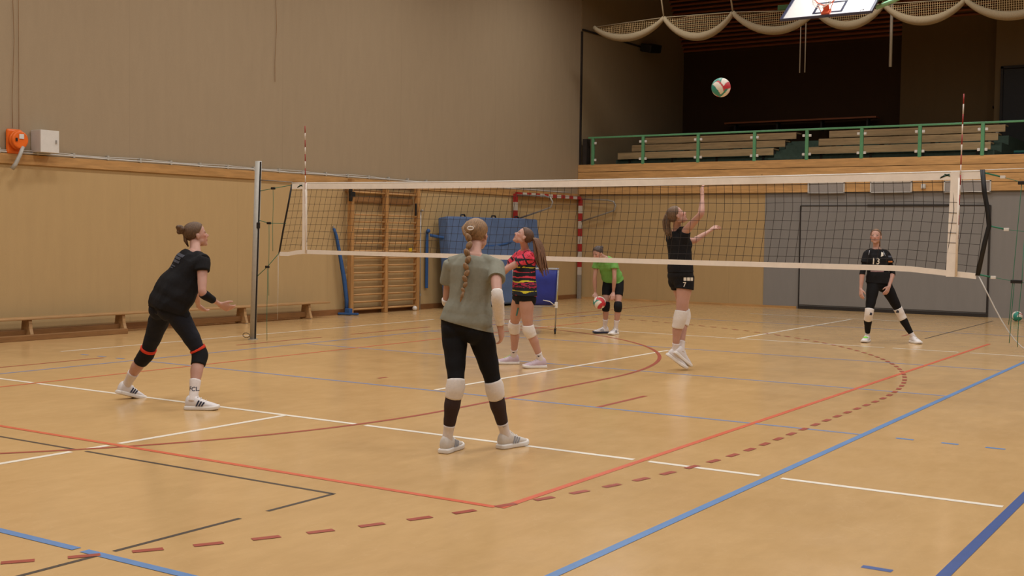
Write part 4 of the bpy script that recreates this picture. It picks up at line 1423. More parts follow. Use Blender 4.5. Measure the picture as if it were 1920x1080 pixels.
def shoe(parent, A, fwd, upv, S, col_up, col_sole, accents, lift=0.0, name='shoe', label=None):
    """A ankle joint; sole lies .085 S below along up"""
    f = nrm(fwd); u = nrm(upv - f * (upv @ f)); r = np.cross(f, u)
    o0 = np.asarray(A) - u * .085 * S - f * .062 * S
    W = lambda x, y, z: o0 + (r * x + f * y + u * z) * S
    mb = MB(); rings = []
    prof = [(-0.004, .022, .034, .070), (.006, .034, .020, .112), (.032, .040, .014, .128), (.065, .041, .012, .126), (.095, .042, .012, .116), (.125, .044, .012, .098), (.155, .047, .012, .082), (.19, .050, .012, .071), (.225, .050, .012, .061), (.258, .042, .014, .050), (.278, .028, .018, .038), (.284, .012, .022, .030)]
    for y, w, z0, z1 in prof:
        ring = []
        for k in range(20):
            a = 2 * math.pi * k / 20
            ca, sa = math.cos(a), math.sin(a)
            e = .75
            narrow = 1 - 0.30 * max(0, sa)
            ring.append(W(w * narrow * math.copysign(abs(ca) ** e, ca), y, (z0 + z1) / 2 + (z1 - z0) / 2 * math.copysign(abs(sa) ** e, sa)))
        rings.append(ring)
    mb.loft(rings)
    o = mb.build(name, col_up, parent)
    sb = o.modifiers.new('s', 'SUBSURF'); sb.levels = sb.render_levels = 1
    if label: o['label'] = label
    mb = MB(); rings = []
    for z, gr in ((0.0, 0.002), (.005, .009), (.026, .009), (.034, .003)):
        ring = []
        out = [(0.0, .020), (.012, .033), (.05, .037), (.10, .036), (.15, .041), (.19, .048), (.225, .048), (.255, .038), (.272, .020)]
        pts = [(w + gr, y) for y, w in out] + [(-(w + gr), y) for y, w in out[::-1]]
        for x, y in pts:
            yy_ = y + (-gr if y < .02 else (gr if y > .25 else 0))
            toe = .010 * max(0, (y - .20) / .07) ** 2
            ring.append(W(x, yy_, z + toe))
        rings.append(ring)
    mb.loft(rings)
    mb.build('sole', col_sole, o, bevel=0.002)
    mb = MB()
    for k in range(4):
        y = .105 + .022 * k; z = lerp_tab([(.095, (.117,)), (.125, (.099,)), (.155, (.083,)), (.19, (.072,))], y)[0]
        mb.tube([W(-.020, y, z - .006), W(0, y + .004, z + .004), W(.020, y, z - .006)], .0032 * S, 6)
    mb.build('laces', col_sole if accents is None else accents.get('lace', col_sole), o)
    if accents and 'stripe' in accents:
        for q in (-1, 1):
            mb = MB()
            for k in range(3):
                y = .092 + .022 * k
                mb.quad([W(q * (.0460 + .0012 * k), y, .036), W(q * (.0465 + .0012 * k), y + .013, .036), W(q * (.0395 + .0012 * k), y + .034, .082 - k * .007), W(q * (.0395 + .0012 * k), y + .021, .084 - k * .007)])
            st = mb.build('stripes', accents['stripe'], o)
            sd_ = st.modifiers.new('s', 'SOLIDIFY'); sd_.thickness = .004; sd_.offset = 0
    if accents and 'patch' in accents:
        mb = MB(); mb.ell(W(0, .16, .070), (.036 * S, .055 * S, .016 * S), Matrix(((r[0], f[0], u[0]), (r[1], f[1], u[1]), (r[2], f[2], u[2])))); mb.build('toe_patch', accents['patch'], o)
    return o

def decal(txt, centre, out, upv, size, target, mt, parent, name='lettering', me=None, gap=.005):
    """lettering projected on a target mesh: centre in front of the surface, out = surface normal side"""
    me = me or font_mesh(txt, size)
    bm = bmesh.new(); bm.from_mesh(me)
    bmesh.ops.triangulate(bm, faces=bm.faces)
    for _ in range(4):
        es = [e for e in bm.edges if e.calc_length() > .014]
        if not es: break
        bmesh.ops.subdivide_edges(bm, edges=es, cuts=1, use_grid_fill=False)
        bmesh.ops.triangulate(bm, faces=bm.faces)
    n = nrm(out); u = nrm(upv - n * (upv @ n)); r = np.cross(u, n)
    tb_ = bmesh.new(); tb_.from_mesh(target.data)
    tree = BVHTree.FromBMesh(tb_)
    for v in bm.verts:
        p = np.asarray(centre) + r * v.co.x + u * v.co.y + n * 0.25
        h = tree.ray_cast(Vector(p), Vector(-n), 0.6)
        v.co = (h[0] + Vector(n) * gap) if h[0] is not None else Vector(p - n * .25)
    bm.to_mesh(me); bm.free(); tb_.free()
    me.materials.clear(); me.materials.append(mt)
    o = bpy.data.objects.new(name, me); COL.objects.link(o); o.parent = parent
    return o

SK = {}
def skin_mat(name):
    if name not in SK: SK[name] = attr_mat(name, 0.5, 0.35, sss=0.08, grain=0.05, gscale=25)
    return SK[name]
hairm = {}
def hair_mat(name, col):
    if name not in hairm:
        m_ = new_mat(name, col, 0.55, 0.35)
        t_ = NT(m_)
        f_ = t_.noise(t_.coords((34, 34, 8)), 4.0, 4)
        t_.l(t_.ramp(f_, [(0.3, tuple(c * .55 for c in col[:3]) + (1,)), (0.7, tuple(min(1, c * 1.35) for c in col[:3]) + (1,))]), t_.b.inputs['Base Color'])
        t_.bump(f_, .3, .003)
        hairm[name] = m_
    return hairm[name]

FAB = {
    'black': mottled('black_jersey', rgb(30, 29, 31), 0.16, 60, 0.85, 0.15, bump=0.15, bscale=400),
    'navyblack': mottled('navy_black_tights', rgb(27, 29, 38), 0.14, 60, 0.75, 0.2),
    'tights': mottled('black_tights', rgb(20, 19, 21), 0.12, 60, 0.8, 0.2),
    'mesh': mottled('brown_black_mesh', rgb(58, 44, 42), 0.10, 120, 0.8, 0.2),
    'green_grey': mottled('grey_green_cotton', rgb(136, 135, 122), 0.06, 50, 0.9, 0.1, bump=0.1, bscale=400),
    'lime': mottled('lime_green_cotton', rgb(112, 164, 84), 0.06, 40, 0.85, 0.15),
    'white': mottled('white_knit', rgb(222, 214, 208), 0.05, 60, 0.9, 0.1, bump=0.2, bscale=200),
    'sock': mottled('white_sock', rgb(220, 210, 206), 0.05, 60, 0.9, 0.1, bump=0.2, bscale=250),
    'pad': mottled('black_knee_pad', rgb(24, 24, 27), 0.15, 50, 0.75, 0.2),
    'redband': mottled('red_band', rgb(214, 66, 44), 0.06, 50, 0.8, 0.2),
    'shoe': mottled('white_shoe', rgb(218, 212, 212), 0.04, 30, 0.5, 0.4),
    'shoeg': mottled('pale_grey_shoe', rgb(206, 198, 190), 0.06, 30, 0.55, 0.4),
    'lilac': mottled('lilac_shoe', rgb(196, 176, 188), 0.08, 30, 0.55, 0.4),
    'sole': mottled('white_sole', rgb(226, 220, 214), 0.03, 30, 0.5, 0.4),
    'navy': mottled('navy_mark', rgb(40, 44, 66), 0.05, 30, 0.5, 0.4),
    'greymark': mottled('grey_mark', rgb(150, 152, 160), 0.05, 30, 0.6, 0.3),
    'greyprint': mottled('grey_print', rgb(84, 86, 96), 0.08, 30, 0.7, 0.2),
    'print': mottled('white_print', rgb(222, 214, 200), 0.04, 30, 0.7, 0.2),
    'neon': mottled('neon_green', rgb(140, 226, 90), 0.05, 30, 0.5, 0.3),
    'tape': mottled('teal_tape', rgb(70, 134, 142), 0.05, 30, 0.7, 0.2),
    'gold': mottled('orange_badge', rgb(190, 110, 50), 0.08, 30, 0.6, 0.3),
}

class Fig:
    def __init__(s, key, label, skin, hair, headf, headu, voxel=0.007, bow=0.0):
        s.J = JJ[key]; s.S = s.J['S']; s.sp = FIG[key]
        s.J['bow'] = bow
        J = s.J
        s.skin, s.hair = skin, hair
        g = (J['AL'] + J['AR']) / 2
        s.root = empty('person', (g[0], g[1], 0.0), 0, label, 'person')
        s.off = np.array([g[0], g[1], 0.0])
        s.torso = Torso(J)
        s.leg = {}; s.arm = {}
        for q in 'RL':
            sd = J['pr']
            s.leg[q] = Limb(J['H' + q], J['K' + q], J['A' + q], sd, LEG, s.S)
            s.arm[q] = Limb(J['S' + q], J['E' + q], J['W' + q], J['sr'], ARM, s.S)
        s.head = Head(J['H'], headf, headu, s.S)
        s.voxel = voxel
    def fix(s, o):
        """children keep world coordinates in their mesh; shift to the root's frame"""
        o.data.transform(Matrix.Translation(Vector(-s.off)))
    def body(s, hands, name='body'):
        J, S = s.J, s.S
        mb = MB()
        s.torso.add(mb, -0.04, 1.03)
        T, sd, fr = s.torso.frame(0)
        mb.tube([J['N'] - nrm(J['N'] - J['P']) * .03, J['N'], J['N'] * .55 + s.head.w(0, -.022, -.03) * .45, s.head.w(0, -.018, -.03)], [.058 * S, .048 * S, .044 * S, .043 * S], 20)
        for q in 'RL':
            sg = 1 if q == 'R' else -1
            s.leg[q].add(mb, -0.12, 2.05)
            s.arm[q].add(mb, -0.08, 2.05)
            mb.tube([J['N'] - nrm(J['N'] - J['P']) * .035 * S, (J['N'] * .45 + J['S' + q] * .55), J['S' + q]], [.040 * S, .046 * S, .047 * S], 16)
            ft = s.torso.centre(.80)
            mb.tube([ft + s.torso.frame(.8)[1] * sg * .10 * S, J['S' + q]], [.060 * S, .045 * S], 14)
            # foot stump inside the shoe
            f = s.footf[q]
            mb.tube([J['A' + q] - Z * .01, J['A' + q] - s.footu[q] * .045 * S + f * .05 * S, J['A' + q] - s.footu[q] * .06 * S + f * .13 * S], [.032 * S, .030 * S, .022 * S], 12)
            h = hands[q]
            hand(mb, J['W' + q], J['T' + q], np.asarray(h['n'], float), S, sg, h.get('curl', .4), h.get('spread', 0), h.get('curls'), h.get('thumb', .5))
        s.head.add(mb)
        o = remesh(mb, name, skin_mat('skin'), s.root, s.voxel, 3, 0.4)
        co = coords_of(o.data)
        cols = np.tile(np.array([lin(x) for x in s.skin]), (len(co), 1))
        s.head.tint(co, cols, s.hair)
        # slightly redder knuckles, elbows and knees
        for q in 'RL':
            for P_, r_ in ((J['E' + q], .06), (J['T' + q], .07), (J['K' + q], .07)):
                d = np.linalg.norm(co - P_, axis=1) / r_
                k = np.clip(1.3 - d, 0, 1)[:, None] * .25
                cols = cols * (1 - k) + cols * np.array([1.05, .82, .78]) * k
        set_tint(o.data, cols)
        s.bodyo = o
        s.fix(o)
        return o
    def hair_cap(s, col, name='hair', line=0.0, grow=.008, low=-.045):
        mb = MB(); s.head.cap(mb, grow, line, low=low)
        o = mb.build(name, hair_mat('hair_%d_%d_%d' % col, rgb(*col)), s.root)
        s.fix(o)
        return o
    def hair_part(s, name, pts, rad, col, parent, n=12, wob=0.0):
        mb = MB(); mb.tube(pts, rad, n)
        o = mb.build(name, hair_mat('hair_%d_%d_%d' % col, rgb(*col)), parent)
        if wob: wrinkle(o, wob, 26, (0, 0, 1), 4)
        s.fix(o)
        return o
    def bundle(s, name, pts, width, col, parent, n=16, thick=.010, seed=1, wave=.012):
        """loose bunch of hair: strands running along pts and spread over the given widths"""
        rs = random.Random(seed)
        P_ = np.array(pts)
        mb = MB()
        m_ = 14
        tt_ = np.linspace(0, len(P_) - 1, m_)
        idx = np.arange(len(P_))
        C_ = np.stack([np.interp(tt_, idx, P_[:, k]) for k in range(3)], 1)
        for _ in range(2): C_[1:-1] = (C_[:-2] + 2 * C_[1:-1] + C_[2:]) / 4
        Wd = np.interp(tt_, idx, width)
        for i in range(n):
            a, r_ = rs.uniform(0, 6.28), rs.uniform(.15, 1) ** .6
            ph_, fr_ = rs.uniform(0, 6.28), rs.uniform(.7, 1.2)
            end = rs.uniform(.80, 1.0)
            st_ = []
            for j in range(m_):
                k = j / (m_ - 1)
                jj = k * end * (m_ - 1); j0 = int(jj); j1 = min(m_ - 1, j0 + 1); w_ = jj - j0
                c = C_[j0] * (1 - w_) + C_[j1] * w_
                wd = Wd[j0] * (1 - w_) + Wd[j1] * w_
                off = (CR * math.cos(a) + CF * math.sin(a)) * wd * r_ + CR * wave * math.sin(k * 9 * fr_ + ph_) * k
                st_.append(c + off)
            mb.tube(st_, [thick * (1.2 - .9 * (j / (m_ - 1)) ** 3) for j in range(m_)], 7)
        mb.tube([c for c in C_[:-2]], [w_ * .62 for w_ in Wd[:-2]], 12)
        o = mb.build(name, hair_mat('hair_%d_%d_%d' % col, rgb(*col)), parent)
        s.fix(o)
        return o
    def wrap(s, name, limb, t0, t1, inf, mt, label=None, parent=None, step=.03, infs=None, wr=0.0):
        mb = MB(); limb.add(mb, t0, t1, inf, 24, step, infs=infs)
        o = mb.build(name, mt, parent or s.root)
        if wr: wrinkle(o, wr, 30, nrm(limb.P[0] - limb.P[2]), .5)
        s.fix(o)
        if label: o['label'] = label
        return o
    def buttocks(s, mb, inf=0.0, sc=1.0):
        T, sd, fr = s.torso.frame(0)
        for q in 'RL':
            c = s.J['H' + q] * .85 + s.J['P'] * .15 - fr * .036 * s.S - T * .03 * s.S
            mb.ell(c, tuple(np.array([.078, .080, .088]) * s.S * sc + inf))
    def shorts(s, name, mt, thigh_end, waist=.16, inf=.010, flare=0.0, label=None):
        mb = MB()
        s.torso.add(mb, -0.17, waist, inf)
        for q in 'RL':
            s.leg[q].add(mb, -0.10, thigh_end, inf, infs=lambda k: inf + flare * k)
        s.buttocks(mb, inf)
        o = remesh(mb, name, mt, s.root, .008, 3, .4)
        if label: o['label'] = label
        return o
    def shirt(s, name, mt, hem=-.02, sleeve=.45, inf=.014, loose=.02, sleeve_inf=.018, bust=True, top=.985, flare=.012, voxel=.0075, hemi=.012):
        J, S = s.J, s.S
        mb = MB()
        def infs(t):
            k = math.exp(-((t - .36) / .24) ** 2)
            h_ = min(1, max(0, (.22 - t) / .2))
            return (inf + loose * k) * (1 - h_) + (hemi + flare * max(0, (.12 - t) / .2)) * h_
        s.torso.add(mb, hem, top, inf, m=24, infs=infs)
        T, sd, fr = s.torso.frame(.7)
        if bust:
            for q in (-1, 1):
                mb.ell(s.torso.centre(.68) + sd * q * .066 * S + fr * .058 * S, tuple(np.array([.062, .062, .062]) * S + inf * .5))
        for q in 'RL':
            sg = 1 if q == 'R' else -1
            mb.tube([J['N'] - T * .045 * S, J['N'] * .45 + J['S' + q] * .55 - T * .002, J['S' + q]], [.042 * S + inf * .5, .046 * S + inf * .5, .046 * S + inf], 18)
            mb.tube([s.torso.centre(.78) + s.torso.frame(.8)[1] * sg * .10 * S, J['S' + q]], [.066 * S + inf, .050 * S + inf * .8], 16)
            if sleeve > 0:
                s.arm[q].add(mb, -0.08, sleeve, sleeve_inf * .6, 20, infs=lambda k: inf * .7 + sleeve_inf * k)
        o = remesh(mb, name, mt, s.root, voxel, 3, .4)
        return o

# ---------------- the six players ----------------
SKIN = (190, 146, 130)

# 1: left, seen from behind, crouching ready to pass
f = Fig('p1', 'crouching player in black shirt at the left, hair in a bun', SKIN, (84, 62, 44), dirv(.88, .45, .18), Z + dirv(-.2, -.1) * .1)
J, S = f.J, f.S
f.footf = {'R': dirv(1, .04), 'L': dirv(.62, .72, -.30)}; f.footu = {'R': Z, 'L': nrm(Z - f.footf['L'] * (Z @ f.footf['L']))}
f.body({'R': dict(n=dirv(-.05, .85, .45), curl=.50, thumb=.5), 'L': dict(n=dirv(.0, -.3, .9), curl=.35)})
hc = (96, 72, 52)
hr = f.hair_cap(hc, line=-.002)
back = f.head.w(0, -.112, .060)
mb = MB()
for k in range(7):
    a = k * .9
    mb.ell(back + f.head.r * .022 * math.cos(a) + f.head.u * (.012 + .020 * math.sin(a)) - f.head.f * .012 * (k % 3), (.026, .026, .024))
mb.ell(back, (.034, .036, .034))
bn = remesh(mb, 'hair_bun', hair_mat('bun', rgb(*hc)), hr, .006, 2); wrinkle(bn, .004, 45, (0, 0, 1), 1); f.fix(bn)
f.hair_part('loose_strand', [f.head.w(.0, -.095, .02), f.head.w(.005, -.10, -.03), f.head.w(.0, -.085, -.085)], [.016, .018, .006], hc, hr)
mb = MB(); mb.tube([f.head.w(.030 * math.cos(a), -.098 - .004 * math.sin(a), .050 + .030 * math.sin(a)) for a in np.linspace(0, 6.28, 13)[:-1]], .004, 6, closed=True)
o = mb.build('hair_tie', mottled('rose_hair_tie', rgb(150, 84, 80), .1, 30), hr); f.fix(o)
lg = f.shorts('leggings', FAB['navyblack'], .90, waist=.2, inf=.006); wrinkle(lg, .003, 14, CR, 2)
sh = f.shirt('shirt', FAB['black'], hem=-.20, sleeve=.30, inf=.026, loose=.046, sleeve_inf=.006, flare=.0, hemi=.042)
wrinkle(sh, .010, 7.5, J['N'] - J['P'] + CR * .2, 2.2)
push_out(sh, lg); cut_hem(sh, *hem_line(f, (273, 572), (345, 593), f.sp['D'])); f.fix(lg)
T, sd, fr = f.torso.frame(.8)
dc = decal('VOLLEY', f.torso.centre(.86), -fr, T, .055, sh, FAB['greyprint'], sh, 'back_print')
dc2 = decal('BALL', f.torso.centre(.72), -fr, T, .045, sh, FAB['greyprint'], sh, 'back_print')
bpy.data.objects.remove(dc); bpy.data.objects.remove(dc2)
me_ = bpy.data.meshes.new('bars'); bm_ = bmesh.new()
for (x0, x1, y0, y1) in ((-.085, .085, .020, .048), (-.075, .070, -.012, .012), (-.065, .075, -.045, -.022), (-.04, .05, -.085, -.074), (-.03, .03, -.105, -.097)):
    n_ = 9
    for k in range(n_):
        a, c_ = x0 + (x1 - x0) * k / n_, x0 + (x1 - x0) * (k + .78) / n_
        bm_.faces.new([bm_.verts.new(p) for p in ((a, y0, 0), (c_, y0, 0), (c_ + .003, y1, 0), (a + .003, y1, 0))])
bm_.to_mesh(me_); bm_.free()
d_ = decal('', f.torso.centre(.80), -fr, T, .12, sh, FAB['greyprint'], sh, 'back_print', me=me_); f.fix(d_)
f.fix(sh)
f.wrap('elbow_band', f.arm['R'], 1.05, 1.62, .006, FAB['tights'], 'black elbow band')
for q in 'RL':
    k_ = f.wrap('knee_pad', f.leg[q], .87, 1.24, .012, FAB['pad'], infs=lambda k: .010 + .008 * math.sin(k * math.pi))
    f.wrap('red_edge', f.leg[q], .86, .91, .016, FAB['redband'], 'red upper band', k_)
    so = MB(); f.leg[q].add(so, 1.58, 2.06, .006, 24, .03); so = so.build('sock', FAB['sock'], f.root)
    if q == 'R':
        c0 = f.leg[q].point(1.76)
        d_ = decal('FCL', c0, -FW, J['KR'] - J['AR'], .052, so, FAB['navy'], so, gap=.003); f.fix(d_)
    f.fix(so)
    o = shoe(f.root, J['A' + q], f.footf[q], f.footu[q], S, FAB['shoe'], FAB['sole'], {'stripe': FAB['navy']})
    for c_ in [o] + list(o.children): f.fix(c_)

# 2: middle, seen from behind with a braid
f = Fig('p2', 'player in grey-green t-shirt seen from behind, with long braid and white forearm sleeves', SKIN, (120, 92, 60), dirv(.42, .88, .10), Z + 0 * Z, voxel=.0065)
J, S = f.J, f.S
f.footf = {'R': dirv(.66, .75), 'L': dirv(.36, .93)}; f.footu = {'R': Z, 'L': Z}
f.body({'R': dict(n=dirv(-.95, .3), curl=.42, thumb=.6), 'L': dict(n=dirv(.9, .3), curl=.4)})
hc = (140, 108, 76)
hr = f.hair_cap(hc, grow=.010, low=-.075)
def braid(pts, rads, hc_, par, tail=True):
    mb = MB()
    n_ = len(pts)
    for i, (p, r_) in enumerate(zip(pts, rads)):
        s_ = -1 if i % 2 else 1
        ax_ = nrm(pts[min(i + 1, n_ - 1)] - pts[max(i - 1, 0)])
        mb.ell(p + CR * s_ * r_ * .28, (r_ * 1.05, r_ * .8, r_ * 1.5), Matrix.Rotation(s_ * .45, 3, Vector(CF)))
    o = mb.build('braid', hair_mat('hair_%d_%d_%d' % hc_, rgb(*hc_)), par)
    return o
bp, br = [], []
path = [((884, 432), 8.655, .026), ((880, 446), 8.64, .024), ((878, 460), 8.62, .023), ((877, 474), 8.57, .022), ((876, 487), 8.535, .021), ((875, 500), 8.52, .020), ((874, 512), 8.515, .019), ((873, 523), 8.51, .018), ((871, 534), 8.505, .016), ((869, 544), 8.50, .013)]
for i, (px, D, r_) in enumerate(path): bp.append(atd(px, D)); br.append(r_)
bo = braid(bp, br, hc, hr); f.fix(bo)
f.hair_part('braid_tail', [atd((869, 546), 8.50), atd((866, 556), 8.50), atd((863, 566), 8.505)], [.009, .011, .003], hc, hr)
f.hair_part('side_twist', [f.head.w(-.045, -.035, .095), f.head.w(-.062, -.075, .055), f.head.w(-.035, -.105, .02), f.head.w(-.01, -.115, .0)], [.014, .018, .018, .012], hc, hr)
mb = MB(); mb.tube([atd((882, 428), 8.64) + CR * .022 * math.cos(a) + Z * .012 * math.sin(a) - CF * .012 for a in np.linspace(0, 6.28, 13)[:-1]], .005, 6, closed=True)
o = mb.build('hair_tie', FAB['white'], hr); f.fix(o)
lg = f.shorts('leggings', FAB['tights'], .94, waist=.2, inf=.006); wrinkle(lg, .002, 14, CR, 2)
sh = f.shirt('shirt', FAB['green_grey'], hem=-.20, sleeve=.48, inf=.012, loose=.006, sleeve_inf=.016, flare=.0, hemi=.009)
wrinkle(sh, .014, 5.0, Z + CR * .35, 2.6)
push_out(sh, lg); cut_hem(sh, *hem_line(f, (830, 599), (915, 621), f.sp['D'])); f.fix(lg); f.fix(sh)
for q in 'RL':
    f.wrap('arm_sleeve', f.arm[q], .90, 1.93, .006, FAB['white'], 'white forearm sleeve', wr=.003)
    f.wrap('knee_pad', f.leg[q], .92, 1.23, .010, FAB['white'], 'white knee pad', infs=lambda k: .009 + .009 * math.sin(k * math.pi), wr=.002)
    f.wrap('calf_sleeve', f.leg[q], 1.20, 1.72, .005, FAB['mesh'], 'dark see-through calf sleeve')
    so = MB(); f.leg[q].add(so, 1.72, 2.06, .006, 24, .03); so = so.build('sock', FAB['sock'], f.root)
    if q == 'R':
        me_ = bpy.data.meshes.new('tick'); bm_ = bmesh.new(); bm_.faces.new([bm_.verts.new(p) for p in ((-.018, -.002, 0), (-.008, -.009, 0), (.022, .006, 0), (-.008, -.004, 0))]); bm_.to_mesh(me_); bm_.free()
        d_ = decal('', f.leg[q].point(1.79) + CR * .01, -FW, Z, .06, so, FAB['greymark'], so, 'sock_mark', me=me_); f.fix(d_)
    f.fix(so)
    o = shoe(f.root, J['A' + q], f.footf[q], f.footu[q], S, FAB['shoeg'], FAB['sole'], {'stripe': FAB['greymark']})
    for c_ in [o] + list(o.children): f.fix(c_)

# 3: pink patterned shirt, seen from her left side, looking up
f = Fig('p3', 'player in pink patterned shirt with long brown ponytail looking up', SKIN, (78, 56, 44), dirv(-.80, -.12, .55), Z + dirv(1, .1) * .45)
J, S = f.J, f.S
f.footf = {'R': dirv(-1, -.05), 'L': dirv(-1, -.22)}; f.footu = {'R': Z, 'L': Z}
f.body({'R': dict(n=dirv(-.2, .1, .9), curl=.4), 'L': dict(n=dirv(-.2, .1, .9), curl=.4)})
hc = (92, 66, 50)
hr = f.hair_cap(hc, line=-.003)
base = f.head.w(0, -.105, .035)
D0 = depth(base)
pp = [base, atd((1004, 446), D0), atd((1009, 462), D0), atd((1012, 480), D0 - .01), atd((1016, 500), D0 - .01), atd((1022, 519), D0 - .01)]
f.bundle('ponytail', pp, [.022, .040, .060, .066, .060, .040], (116, 84, 64), hr, 34, .011)
mb = MB(); mb.torus((0, 0, 0), .036, .007, 'z'); o = mb.build('hair_tie', mottled('cream_hair_tie', rgb(196, 176, 110), .1, 30), hr)
q_ = Vector(nrm(pp[1] - pp[0])).to_track_quat('Z', 'Y'); o.data.transform(q_.to_matrix().to_4x4()); o.data.transform(Matrix.Translation(Vector(base * .6 + pp[1] * .4))); f.fix(o)
lg = f.shorts('shorts', FAB['tights'], .10, waist=.14, inf=.008)
sh = f.shirt('shirt', attr_mat('patterned_jersey', .8, .2, grain=.08, gscale=60), hem=-.10, sleeve=.46, inf=.014, loose=.016, sleeve_inf=.018, voxel=.006)
wrinkle(sh, .006, 9, Z, 1.5)
push_out(sh, lg); cut_hem(sh, *hem_line(f, (961, 553), (1003, 555), f.sp['D'])); f.fix(lg)
co = coords_of(sh.data)
T, sd, fr = f.torso.frame(.5)
tt = ((co - J['P']) @ T) / np.linalg.norm(J['N'] - J['P'])
ax = (co @ CR); ay = (co @ CF)
cols = np.zeros((len(co), 3))
pink, dk, yl, mg = [np.array([lin(x) for x in c_]) for c_ in ((222, 72, 92), (38, 42, 50), (214, 200, 60), (170, 50, 80))]
for i, p in enumerate(co):
    n1 = noise.noise(Vector((ax[i] * 6, ay[i] * 6, tt[i] * 14))) * .05
    n2 = noise.noise(Vector((ax[i] * 16 + 5, ay[i] * 16, tt[i] * 30)))
    t_ = tt[i] + n1
    if t_ > .70:
        c_ = pink
        if abs(((p - f.torso.centre(.8)) @ sd)) > .11 and .80 < t_ < .83: c_ = dk
        if abs(n2) < .022: c_ = dk
    else:
        ph_ = (t_ * 9.5) % 1.0
        c_ = pink if ph_ < .24 else dk
        if int(t_ * 9.5) in (1, 3, 6) and ph_ < .24: c_ = yl
        elif int(t_ * 9.5) in (2,) : c_ = mg if n2 > -.05 else dk
        if n2 > .42: c_ = dk
    cols[i] = c_
# dark seams on the sleeve and collar
for q in 'RL':
    v_ = co - f.arm[q].point(.40); d_ = np.abs(v_ @ nrm(J['E' + q] - J['S' + q]))
    near = np.linalg.norm(v_, axis=1) < .11
    cols[near & (d_ < .009)] = dk
    v_ = co - J['S' + q]
    near = np.abs(np.linalg.norm(v_, axis=1) - .085) < .007
    cols[near & (tt > .6)] = dk
set_tint(sh.data, cols)
me_ = bpy.data.meshes.new('sq'); bm_ = bmesh.new(); bm_.faces.new([bm_.verts.new(p) for p in ((-.05, -.04, 0), (.05, -.04, 0), (.05, .04, 0), (-.05, .04, 0))]); bm_.to_mesh(me_); bm_.free()
d_ = decal('', f.torso.centre(.70), -fr, T, .1, sh, FAB['greymark'], sh, 'back_patch', me=me_); f.fix(d_)
f.fix(sh)
for q in 'RL':
    f.wrap('knee_pad', f.leg[q], .86, 1.22, .012, FAB['white'], 'white knee pad', infs=lambda k: .010 + .010 * math.sin(k * math.pi), wr=.002)
    so = MB(); f.leg[q].add(so, 1.76, 2.06, .006, 24, .03); so = so.build('sock', FAB['sock'], f.root)
    me_ = bpy.data.meshes.new('tick'); bm_ = bmesh.new(); bm_.faces.new([bm_.verts.new(p) for p in ((-.018, -.006, 0), (-.004, -.012, 0), (.022, .010, 0), (.0, .0, 0), (-.014, .008, 0))]); bm_.to_mesh(me_); bm_.free()
    d_ = decal('', f.leg[q].point(1.84), -FW, Z, .06, so, FAB['navy'], so, 'sock_mark', me=me_); f.fix(d_)
    f.fix(so)
    o = shoe(f.root, J['A' + q], f.footf[q], f.footu[q], S, FAB['lilac'], FAB['sole'], {'lace': FAB['neon']} if q == 'R' else {})
    for c_ in [o] + list(o.children): f.fix(c_)
    me_ = bpy.data.meshes.new('tp'); bm_ = bmesh.new(); bm_.faces.new([bm_.verts.new(p) for p in ((-.009, -.05, 0), (.009, -.05, 0), (.009, .05, 0), (-.009, .05, 0))]); bm_.to_mesh(me_); bm_.free()
f.bodyo.data.transform(Matrix.Translation(Vector(f.off)))
d_ = decal('', f.leg['R'].point(.52) - CR * .0, -FW, Z + CR * .2, .1, f.bodyo, FAB['tape'], f.root, 'tape_strip', me=me_); f.fix(d_)
f.bodyo.data.transform(Matrix.Translation(Vector(-f.off)))

# 4: green shirt, bending forward with a ball
f = Fig('p4', 'player in lime green shirt bending forward over a volleyball', SKIN, (70, 58, 54), dirv(-.62, -.55, -.38), Z + dirv(-.5, -.5) * .4, voxel=.008, bow=.02)
J, S = f.J, f.S
f.footf = {'R': dirv(-.95, -.3), 'L': dirv(-.5, -.86)}; f.footu = {'R': Z, 'L': Z}
f.body({'R': dict(n=dirv(.25, -.9, -.3), curl=.35, thumb=.4), 'L': dict(n=dirv(.3, .8), curl=.45)})
hc = (74, 62, 58)
hr = f.hair_cap(hc, line=-.003)
f.hair_part('hair_knot', [f.head.w(0, -.10, .05), f.head.w(0, -.125, .05), f.head.w(0, -.14, .035)], [.022, .030, .016], hc, hr)
lg = f.shorts('shorts', FAB['tights'], .58, waist=.14, inf=.010, flare=.006)
sh = f.shirt('shirt', FAB['lime'], hem=-.12, sleeve=.40, inf=.014, loose=.020, sleeve_inf=.022)
wrinkle(sh, .008, 8, J['N'] - J['P'], 2)
push_out(sh, lg); cut_hem(sh, *hem_line(f, (1129, 527), (1166, 519), f.sp['D'])); f.fix(lg); f.fix(sh)
for q in 'RL':
    f.wrap('knee_pad', f.leg[q], .86, 1.22, .012, FAB['pad'], 'black knee pad', infs=lambda k: .010 + .010 * math.sin(k * math.pi))
    f.wrap('sock', f.leg[q], 1.60, 2.06, .006, FAB['sock'], None)
    o = shoe(f.root, J['A' + q], f.footf[q], f.footu[q], S, FAB['shoe'], FAB['navy'] if q == 'R' else FAB['sole'], {'stripe': FAB['greymark'], 'lace': FAB['sole']})
    for c_ in [o] + list(o.children): f.fix(c_)
bc = atd((1124, 567.5), depth(J['TR']) - .085)
ball(tuple(bc), (2.0, 0.6, 0.5), 'volleyball held in the hand of the player in the lime green shirt')

